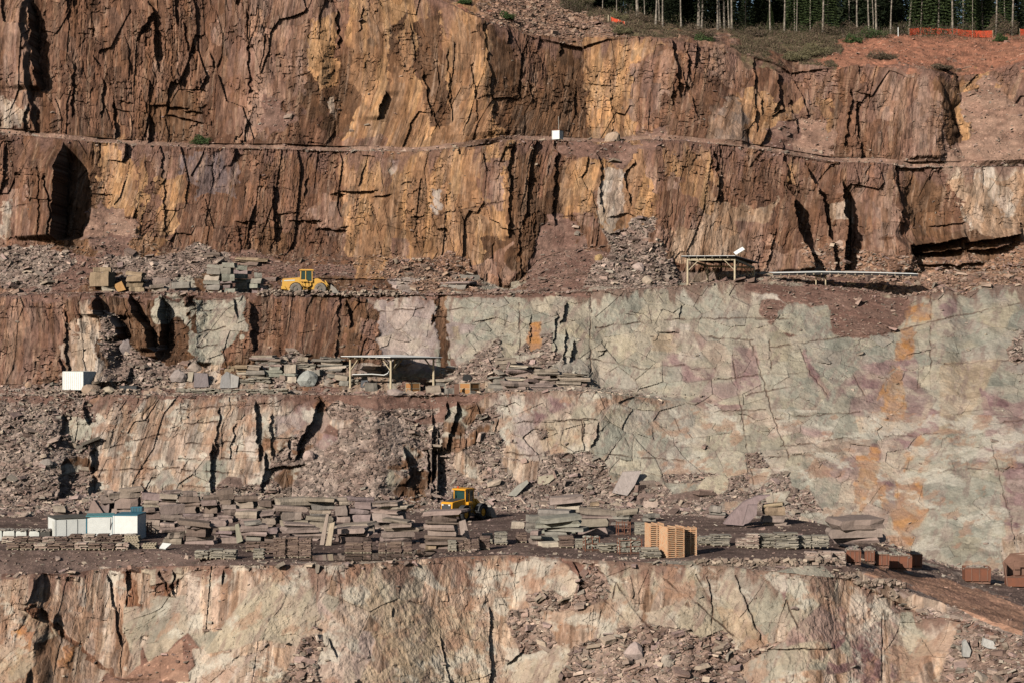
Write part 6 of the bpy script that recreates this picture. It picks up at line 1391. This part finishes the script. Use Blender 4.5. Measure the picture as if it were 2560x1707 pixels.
for i, (a, b) in enumerate([(-14,7),(10,38),(42,68),(75,100),(103,127)]):
    D = 176.0 - i * .1; x, y, z = at((a + b) / 2, 1352, D); w = (b - a) / F * D; t = thing('stone_bag', f"{['whitish','grey white','rust stained','cleanest white','dark sided'][i]} bag filled with stone in the row left of the cabins", 'bulk bag', (x, y, EYE + H4), .1, 'white bulk bags of stone')
    q = MB(); q.add([(sx * w * .5 * k, sy * .45 * k, zz_) for zz_, k in ((0, .92), (.3, 1.04), (.75, 1.02), (.95, .93)) for sx, sy in ((-1, -1), (0, -1.08), (1, -1), (1, 1), (-1, 1))], [(4, 3, 2, 1, 0)] + [(l * 5 + k, l * 5 + (k + 1) % 5, (l + 1) * 5 + (k + 1) % 5, (l + 1) * 5 + k) for l in range(3) for k in range(5)] + [(15, 16, 17, 18, 19)])
    q.build('bag', M['offwhite'] if i != 4 else M['darkroof'], t, bevel=.04)
    rg = random.Random(i); f = MB()
    for k in range(40):
        jv = rg.uniform(.75, 1.25); cc = tuple(q_ * jv for q_ in (.28, .25, .22)); f.box((rg.uniform(-.5, .5) * w, rg.uniform(-.45, .45), .98 + rg.uniform(-.05, .12)), (.25, .2, .07), rg.uniform(0, 3), (*cc, .1), rg.uniform(-.5, .5), rg.uniform(-.5, .5))
    f.build('stone_load', M['stone'], t, colors=True)
# stacks of used pallets
for (px_, yb, n, wd, nm) in ((328, 1371, 7, 1.25, 'tall stack by the bank'), (373, 1371, 3, 1.2, 'low stack right of the tall one')):
    D = F * 18.6 / (yb - 853.5); x, y, z = at(px_, yb, D)
    for k in range(n):
        t = thing('timber_pallet', f"pale worn pallet, {ORD[n-1-k]}{' one' if k == n-1 else ' from top'} in the {nm}", 'pallet', (x + random.uniform(-.08, .08), y + .6, z + k * .165), random.uniform(-.1, .1), 'stacked empty pallets')
        q = MB(); [q.box((0, s * .5, .05), (wd, .1, .09)) for s in (-1, 0, 1)]; q.build('bearers', M['timber2'], t)
        q = MB(); [q.box((s * wd * .42, 0, .125), (.16, 1.1, .03)) for s in (-1, -.5, 0, .5, 1)]; [q.box((s * wd * .42, 0, .012), (.1, 1.1, .02)) for s in (-1, 0, 1)]; q.build('deck_boards', M['post'], t)
D = F * 18.6 / (1374 - 853.5); x, y, z = at(412, 1374, D)
q = MB(); q.add([(-.5, 0, .1), (.1, -.2, .05), (.55, .3, .45), (-.3, .6, .5), (-.5, .05, .02), (.1, -.15, -.03), (.55, .35, .37), (-.3, .65, .42)], [(0, 1, 2, 3), (7, 6, 5, 4), (0, 4, 5, 1), (1, 5, 6, 2), (2, 6, 7, 3), (3, 7, 4, 0)]); o = q.build('plastic_sheet', M['white'], label='crumpled white sheet lying beside the slab yard', cat='sheet'); o.location = (x, y, z + .1)
# puddle: mirror of dark water on the bench floor
pw = mat("puddle_water", (.035, .028, .024), .03, var=.1, spec=.9)
wp = [(735,1396),(790,1389),(850,1384),(930,1383.5),(1010,1383),(1040,1376),(1075,1373),(1092,1379),(1075,1390),(1035,1395),(960,1400.5),(880,1402),(800,1402.5),(750,1401)]
vs = []
for (a, b) in wp: D = F * (18.6 + .0) / (b - 853.5); vs.append((*at(a, b, D)[:2], EYE + H4 + .075))
me = bpy.data.meshes.new('puddle'); me.from_pydata(vs, [], [tuple(range(len(vs)))]); link('puddle', me, pw, kind='structure', label='dark still puddle in front of the brown pallets')
print("objects", time.time() - T0)
# ---------------- plants and forest above the quarry ----------------
HS = (16, 17, 18)
def hgz(x, y): return gz(x, y, HS)
LEAFM = M['needle']
def cards(rg, pts, nrm_jit, sx, sy, cols, up=0.0):
    """small triangular leaf clusters at pts (n,3); returns verts, tri faces, colours"""
    n = len(pts)
    a = rg.normal(0, 1, (n, 3)); a[:, 2] *= nrm_jit; a /= np.linalg.norm(a, axis=1)[:, None]
    b = rg.normal(0, 1, (n, 3)); b = np.cross(a, b); b /= np.linalg.norm(b, axis=1)[:, None] + 1e-6
    s1 = rg.uniform(.6, 1.3, (n, 1)) * sx; s2 = rg.uniform(.6, 1.3, (n, 1)) * sy
    v = np.stack([pts - a * s1, pts + b * s2 * .6, pts + a * s1 * .9 + np.array((0, 0, -up)), pts - b * s2 * .6], 1)
    f = np.arange(n * 4).reshape(n, 4)
    cl = cols[rg.integers(0, len(cols), n)] * rg.uniform(.6, 1.35, (n, 1)); cl = np.repeat(cl, 4, 0)
    return v.reshape(-1, 3), f, cl
GRN = np.array([(.018, .026, .013), (.026, .034, .016), (.014, .02, .011)]);  # needles near black, so the forest's inner shade is in their colour
def spruce_pts(rg, h, r, n, z0=.3):
    t = rg.random(n) ** .85; z = z0 + t * (h - z0); lay = np.floor(z / .55) * .55; k = (z - lay) / .55
    rad = r * (1 - lay / h) ** .8 * (.25 + .75 * np.sqrt(rg.random(n))); nb = 9
    ang = (rg.integers(0, nb, n) + (lay * 7.3) % 1) * (2 * np.pi / nb) + rg.normal(0, .16, n)
    return np.stack([rad * np.cos(ang), rad * np.sin(ang), lay - rad * .28 + k * .12], 1)
def trunk_mesh(rg, h, r, lean=.0, dead=5):
    mb = MB(); n = 8; segs = 5; px_ = 0; py_ = 0; pts = []
    for i in range(segs + 1):
        pts.append((px_, py_, h * i / segs, r * (1 - .75 * i / segs) * (1.25 if i == 0 else 1))); px_ += rg.normal(lean, .06); py_ += rg.normal(0, .05)
    for a, b in zip(pts[:-1], pts[1:]): mb.cyl(a[:3], b[:3], a[3], n, r2=b[3], cap=False)
    for i in range(dead):
        z = rg.uniform(.15, .6) * h; k = min(int(z / h * segs), segs - 1); A = pts[k]; an = rg.uniform(0, 6.28); L = rg.uniform(.4, 1.6)
        mb.cyl((A[0], A[1], z), (A[0] + L * math.cos(an), A[1] + L * math.sin(an), z + rg.uniform(-.3, .4)), .035, 4, r2=.01, cap=False)
    return mb.mesh('trunk'), pts
PINES = []
for k in range(5):
    rg = np.random.default_rng(50 + k); h = rg.uniform(16, 20); tm, pts = trunk_mesh(rg, h, .12 + .025 * k, 0, 9)
    n = 900; c0 = np.array((pts[-1][0], pts[-1][1], h * .8))
    p = rg.normal(0, 1, (n, 3)) * np.array((1.5, 1.5, 2.4)) * rg.uniform(.5, 1, (n, 1)) + c0
    v, f, cl = cards(rg, p, .5, .35, .25, GRN * 1.2); cm = np_mesh('crown', v, f, cl); PINES.append((tm, cm))
def place_tree(px, py, k, label, sc=1.0, lean=0):
    x, y, z = gpt(px, py, (16, 17)); t = thing('pine_tree', label, 'tree', (x, y, z - .15), random.uniform(0, 6.28), 'bare trunked trees along the forest edge', sc)
    if lean: t.rotation_euler = (0, lean, 0)
    link('trunk', PINES[k][0], M['bark'], parent=t); link('crown', PINES[k][1], LEAFM, parent=t)
TR = [(1452,14,0,.7),(1506,22,0,.6),(1540,26,0,.7),(1594,40,4,1.1),(1611,22,0,.7),(1638,68,2,1),(1648,68,0,.9),(1656,66,1,.9),(1703,72,1,.9),(1745,66,4,1.1),(1753,68,2,1),(1793,74,2,1),(1800,62,0,.8),(1809,68,2,1.1),(1822,66,1,.9),(1828,76,2,1),(1862,75,0,.8),(1925,72,1,.9),(1960,62,2,.9),
      (1990,84,0,.7),(2056,90,2,1.05),(2125,68,1,.9),(2142,84,1,1),(2172,74,1,1),(2184,70,0,.8),(2190,74,2,1),(2226,68,1,.9),(2270,84,2,1.0),(2380,84,2,1.0),(2431,78,0,.6),(2490,50,2,.9),(2530,62,2,1)]
pos = ['thin', 'slender', 'medium', 'stout', 'thick']
for i, (a, b, k, s) in enumerate(TR):
    place_tree(a, b, k, f"{pos[k]} bare trunk, number {i + 1} from left along the forest edge" if 0 else f"{pos[k]} bare tree trunk, {['first','second','third','fourth','fifth','sixth','seventh','eighth','ninth','tenth','eleventh','twelfth','thirteenth','fourteenth','fifteenth','sixteenth'][i % 16]} from {'the left end' if i < 16 else 'the middle'} of the forest edge", s, .09 if a == 2270 else (random.uniform(-.04, .04)))
SPR = []
for k in range(3):
    rg = np.random.default_rng(80 + k); h = 15 + 2 * k; p = spruce_pts(rg, h, 3.0, 6500); 
    v, f, cl = cards(rg, p, .3, .22, .14, np.array([(.045, .065, .025), (.06, .08, .032), (.035, .052, .022)]), .05); SPR.append((np_mesh('crown', v, f, cl), trunk_mesh(rg, h * .95, .16, 0, 0)[0]))
for i, (a, b, k, s, lb) in enumerate([(2308,78,0,1,'dense green spruce right of the leaning trunk'),(2352,74,1,1.05,'dense green spruce behind the left of the orange net'),(2412,76,2,1,'dense green spruce behind the middle of the orange net'),(2462,74,0,1.05,'dense green spruce behind the right end of the orange net'),
    (1990,66,1,.8,'dull green spruce left of the white post'),(2030,64,2,.75,'dull green spruce nearer the white post'),(2075,60,0,.8,'dark green spruce among thin trunks, middle'),(1930,66,0,.35,'small young spruce at the dark forest edge'),(2520,60,1,.8,'dark spruce near the right picture edge')]):
    x, y, z = gpt(a, b, (16, 17)); t = thing('spruce_tree', lb, 'tree', (x, y + 2, z), i * 1.3, None, s); link('crown', SPR[k][0], LEAFM, parent=t); link('trunk', SPR[k][1], M['bark'], parent=t)
# deep forest as one mass
rg = np.random.default_rng(5); V_ = []; F_ = []; C_ = []; nv = 0
base = []
for k in range(7):
    p = spruce_pts(rg, 14 + k, 2.4 + .3 * k, 2400) + rg.normal(0, .15, (2400, 3)); base.append(cards(rg, p, .4, .42, .2, GRN * rg.uniform(.5, 1.1), .1))
for k in range(330):
    pxx = rg.uniform(1300, 2900) if k < 250 else rg.uniform(900, 1400); yy = rg.uniform(334, 440)
    xx = (pxx - 1280) / F * yy; zz_ = hgz(xx, yy); v, f, cl = base[k % 7]; a = rg.uniform(0, 6.28); s = rg.uniform(.65, 1.3)
    R = np.array([(math.cos(a), -math.sin(a), 0), (math.sin(a), math.cos(a), 0), (0, 0, 1)]) * s
    V_.append(v @ R.T + np.array((xx, yy, zz_))); F_.append(f + nv); C_.append(cl); nv += len(v)
link('forest', np_mesh('forest', np.concatenate(V_), np.concatenate(F_), np.concatenate(C_)), LEAFM, kind='stuff', label='dark dense spruce forest behind the bare trunks')
# scrub and dry grass
def bush_mesh(rg, r, h, n, cols, twig=True):
    p = rg.normal(0, 1, (n, 3)); p /= np.linalg.norm(p, axis=1)[:, None]; p *= rg.random((n, 1)) ** .4
    p = p * np.array((r, r, h)) ; p[:, 2] = np.abs(p[:, 2]); lump = 1 + .25 * np.sin(p[:, 0] * 5 / r) * np.cos(p[:, 2] * 4 / h); p *= lump[:, None]
    return cards(rg, p, .8, .13 if not twig else .26, .08 if not twig else .05, cols)
BR_ = np.array([(.13, .095, .07), (.16, .115, .085), (.10, .085, .05)]); GB = np.array([(.05, .085, .03), (.07, .10, .04)]); DRY = np.array([(.20, .17, .10), (.16, .14, .085), (.13, .12, .06)])
bl = [(1757,112,1.5,1.3,'g','bright green bush on the brow left of the bare slope'),(1742,96,2.4,1.6,'b','brown leafless bush behind the green one'),(2133,108,1.3,1.1,'g','small green bush at the left end of the red soil'),(2180,94,2.2,1.3,'g','green bush left of the white post'),(2130,90,2.6,1.8,'b','large brown leafless bush under the middle trunks'),
      (2060,88,2.2,1.6,'b','brown bush left of the large leafless one'),(2505,80,2.2,2.4,'b','pale brown leafless bush right of the orange net'),(2502,104,.9,.9,'g','tiny dark green bush under the net end'),(1265,50,1.1,.9,'g','green bush on the brow of the top face'),(1545,56,1.4,1.3,'d','yellowish bush by the small net scrap'),
      (1600,60,2.2,1.5,'b','brown twiggy bush under the thick trunk'),(2040,140,2.2,1.4,'d','yellow grey dry bush over the rock brow'),(2200,150,2.2,1.0,'b','brown dry bush on the red soil'),(500,358,1.2,1.0,'g','small green bush at the foot of the top face'),(1450,8,2.0,1.4,'d','olive bush at the top left of the trees'),
      (1162,10,.9,.7,'g','leftmost tiny green bush on the top brow'),(1885,92,1.6,1.2,'b','dark brown low bush under the trunks'),(2345,175,1.6,.6,'b','low dry bush on the red slope below the net'),(1990,152,2.0,1.0,'d','dry pale bush left on the rock brow'),(1557,84,1.3,1.0,'d','dry yellow bush on the top brow near the rubble')]
for i, (a, b, r, h, kd, lb) in enumerate(bl):
    r *= 1.35; h *= 1.3
    rg = np.random.default_rng(200 + i); x, y, z = gpt(a, b, (14,) if a == 500 else (15, 16, 17) if b > 130 else (16, 17))
    v, f, cl = bush_mesh(rg, r, h, 2200 if kd == 'g' else 3200, {'g': GB, 'b': BR_, 'd': DRY}[kd], kd != 'g')
    o = link('bush', np_mesh('bush', v, f, cl), LEAFM, label=lb, cat='bush'); o.location = (x, y, z - .1)
# ground cover
w = wgt * (SEC[:-1] == 16)[:, None] * ((PX[:-1, :-1] > 1380) & (LAB[:-1, :-1] == LI['v']))
rg = np.random.default_rng(9); n = 110000; cum = np.cumsum(w.ravel()); k = np.searchsorted(cum, rg.random(n) * cum[-1]); r, j = np.divmod(k, w.shape[1])
p = P4[np.minimum(r, nr_ - 2), j] + rg.normal(0, .12, (n, 3)) + np.array((0, 0, EYE + .15)); pat = fbm(p[:, 0] / 3, p[:, 1] / 3, 3, 2); p = p[pat > .42]; 
v, f, cl = cards(rg, p, 2.0, .28, .05, np.array([(.16, .12, .08), (.11, .095, .055), (.13, .085, .065), (.08, .08, .04), (.19, .15, .10), (.12, .08, .06)]))
link('dry_grass', np_mesh('dry_grass', v, f, cl), LEAFM, kind='stuff', label='dry grass and low scrub above the rock brow')
w = wgt * np.isin(SEC[:-1], (12, 13, 14))[:, None] * ((ST[:-1] > .97) | (SEC[:-1] > 12))[:, None]
n = 2500; cum = np.cumsum(w.ravel()); k = np.searchsorted(cum, rg.random(n) * cum[-1]); r, j = np.divmod(k, w.shape[1])
p = P4[np.minimum(r, nr_ - 2), j] + rg.normal(0, .1, (n, 3)) + np.array((0, 0, EYE + .1)); pat = fbm(p[:, 0] / 2, p[:, 1] / 3, 3, 2); p = p[pat > .52]
v, f, cl = cards(rg, p, 2.0, .2, .04, DRY * 1.3); link('dry_grass', np_mesh('dry_grass', v, f, cl), LEAFM, kind='stuff', label='dry grass tufts along the narrow upper ledge')
w = wgt * np.isin(SEC[:-1], (16, 17))[:, None] * (((SEC[:-1] == 16) & (ST[:-1] > .80)) | (SEC[:-1] == 17))[:, None] * (PX[:-1, :-1] > 1400)
rg = np.random.default_rng(19); n = 90000; cum = np.cumsum(w.ravel()); k = np.searchsorted(cum, rg.random(n) * cum[-1]); r, j = np.divmod(k, w.shape[1])
p = P4[np.minimum(r, nr_ - 2), j] + rg.normal(0, .2, (n, 3)); pat = sstep(.35, .65, fbm(p[:, 0] / 2.5, p[:, 1] / 2.5, 3, 3)); keep_ = rg.random(n) < pat
p = p[keep_]; p[:, 2] += EYE + .1 + rg.random(len(p)) * 1.9 * pat[keep_]
v, f, cl = cards(rg, p, 2.2, .34, .04, np.array([(.13, .095, .075), (.10, .075, .055), (.15, .12, .09), (.085, .08, .04), (.07, .075, .035)]))
link('scrub', np_mesh('scrub', v, f, cl), LEAFM, kind='stuff', label='leafless brown scrub and saplings at the foot of the forest')
# orange net and posts
def net(pts, h, label, secs=(16,)):
    P_ = [gpt(a, b, secs) for a, b in pts]; t = thing('safety_net', label, 'net fence', P_[0]); o0 = Vector(P_[0])
    mb = MB()
    for a, b in zip(P_[:-1], P_[1:]):
        A = Vector(a) - o0; B = Vector(b) - o0; n = max(2, int((B - A).length / .16)); m_ = 8
        for i in range(n): q = A.lerp(B, i / n); sg = .12 * math.sin(math.pi * i / n); mb.beam(q + Vector((0, 0, .05)), q + Vector((0, 0, h - sg)), .055, .02)
        for k in range(m_): z = .05 + (h - .08) * k / (m_ - 1); mid_ = (A + B) / 2 - Vector((0, 0, .10 * k / m_)); zz = Vector((0, 0, z)); mb.beam(A + zz, mid_ + zz, .02, .075); mb.beam(mid_ + zz, B + zz, .02, .075)
    mb.build('mesh_net', M['net'], t)
    for a in P_: q = Vector(a) - o0; p = MB(); p.cyl(q + Vector((0, 0, -.2)), q + Vector((0, 0, h + .1)), .035, 6); p.build('post', M['post'], t)
net([(2272,84),(2300,82),(2326,88),(2392,90),(2430,93),(2482,95)], 1.15, 'long orange plastic net fence on top of the red mound')
net([(2548,92),(2575,90)], 1.2, 'short piece of orange net at the right picture edge')
net([(1527,54),(1545,60),(1562,66)], .7, 'small torn orange net scrap beside the thick trunk')
x, y, z = gpt(2244, 91, (16,)); p = MB(); p.cyl((0, 0, -.1), (0, 0, 1.45), .07, 8); p.cyl((0, 0, 1.45), (0, 0, 1.5), .075, 8, r2=.03); o = p.build('marker_post', M['white'], label='thin white marker post on the red mound', cat='post'); o.location = (x, y, z)
x, y, z = gpt(1520, 58, (16,)); p = MB(); p.cyl((0, 0, -.1), (0, 0, 1.2), .08, 8); p.cyl((0, 0, 1.2), (0, 0, 1.24), .085, 8, r2=.04); o = p.build('marker_post', M['post'], label='short grey post beside the net scrap above the rubble', cat='post'); o.location = (x, y, z)
print("done", time.time() - T0)
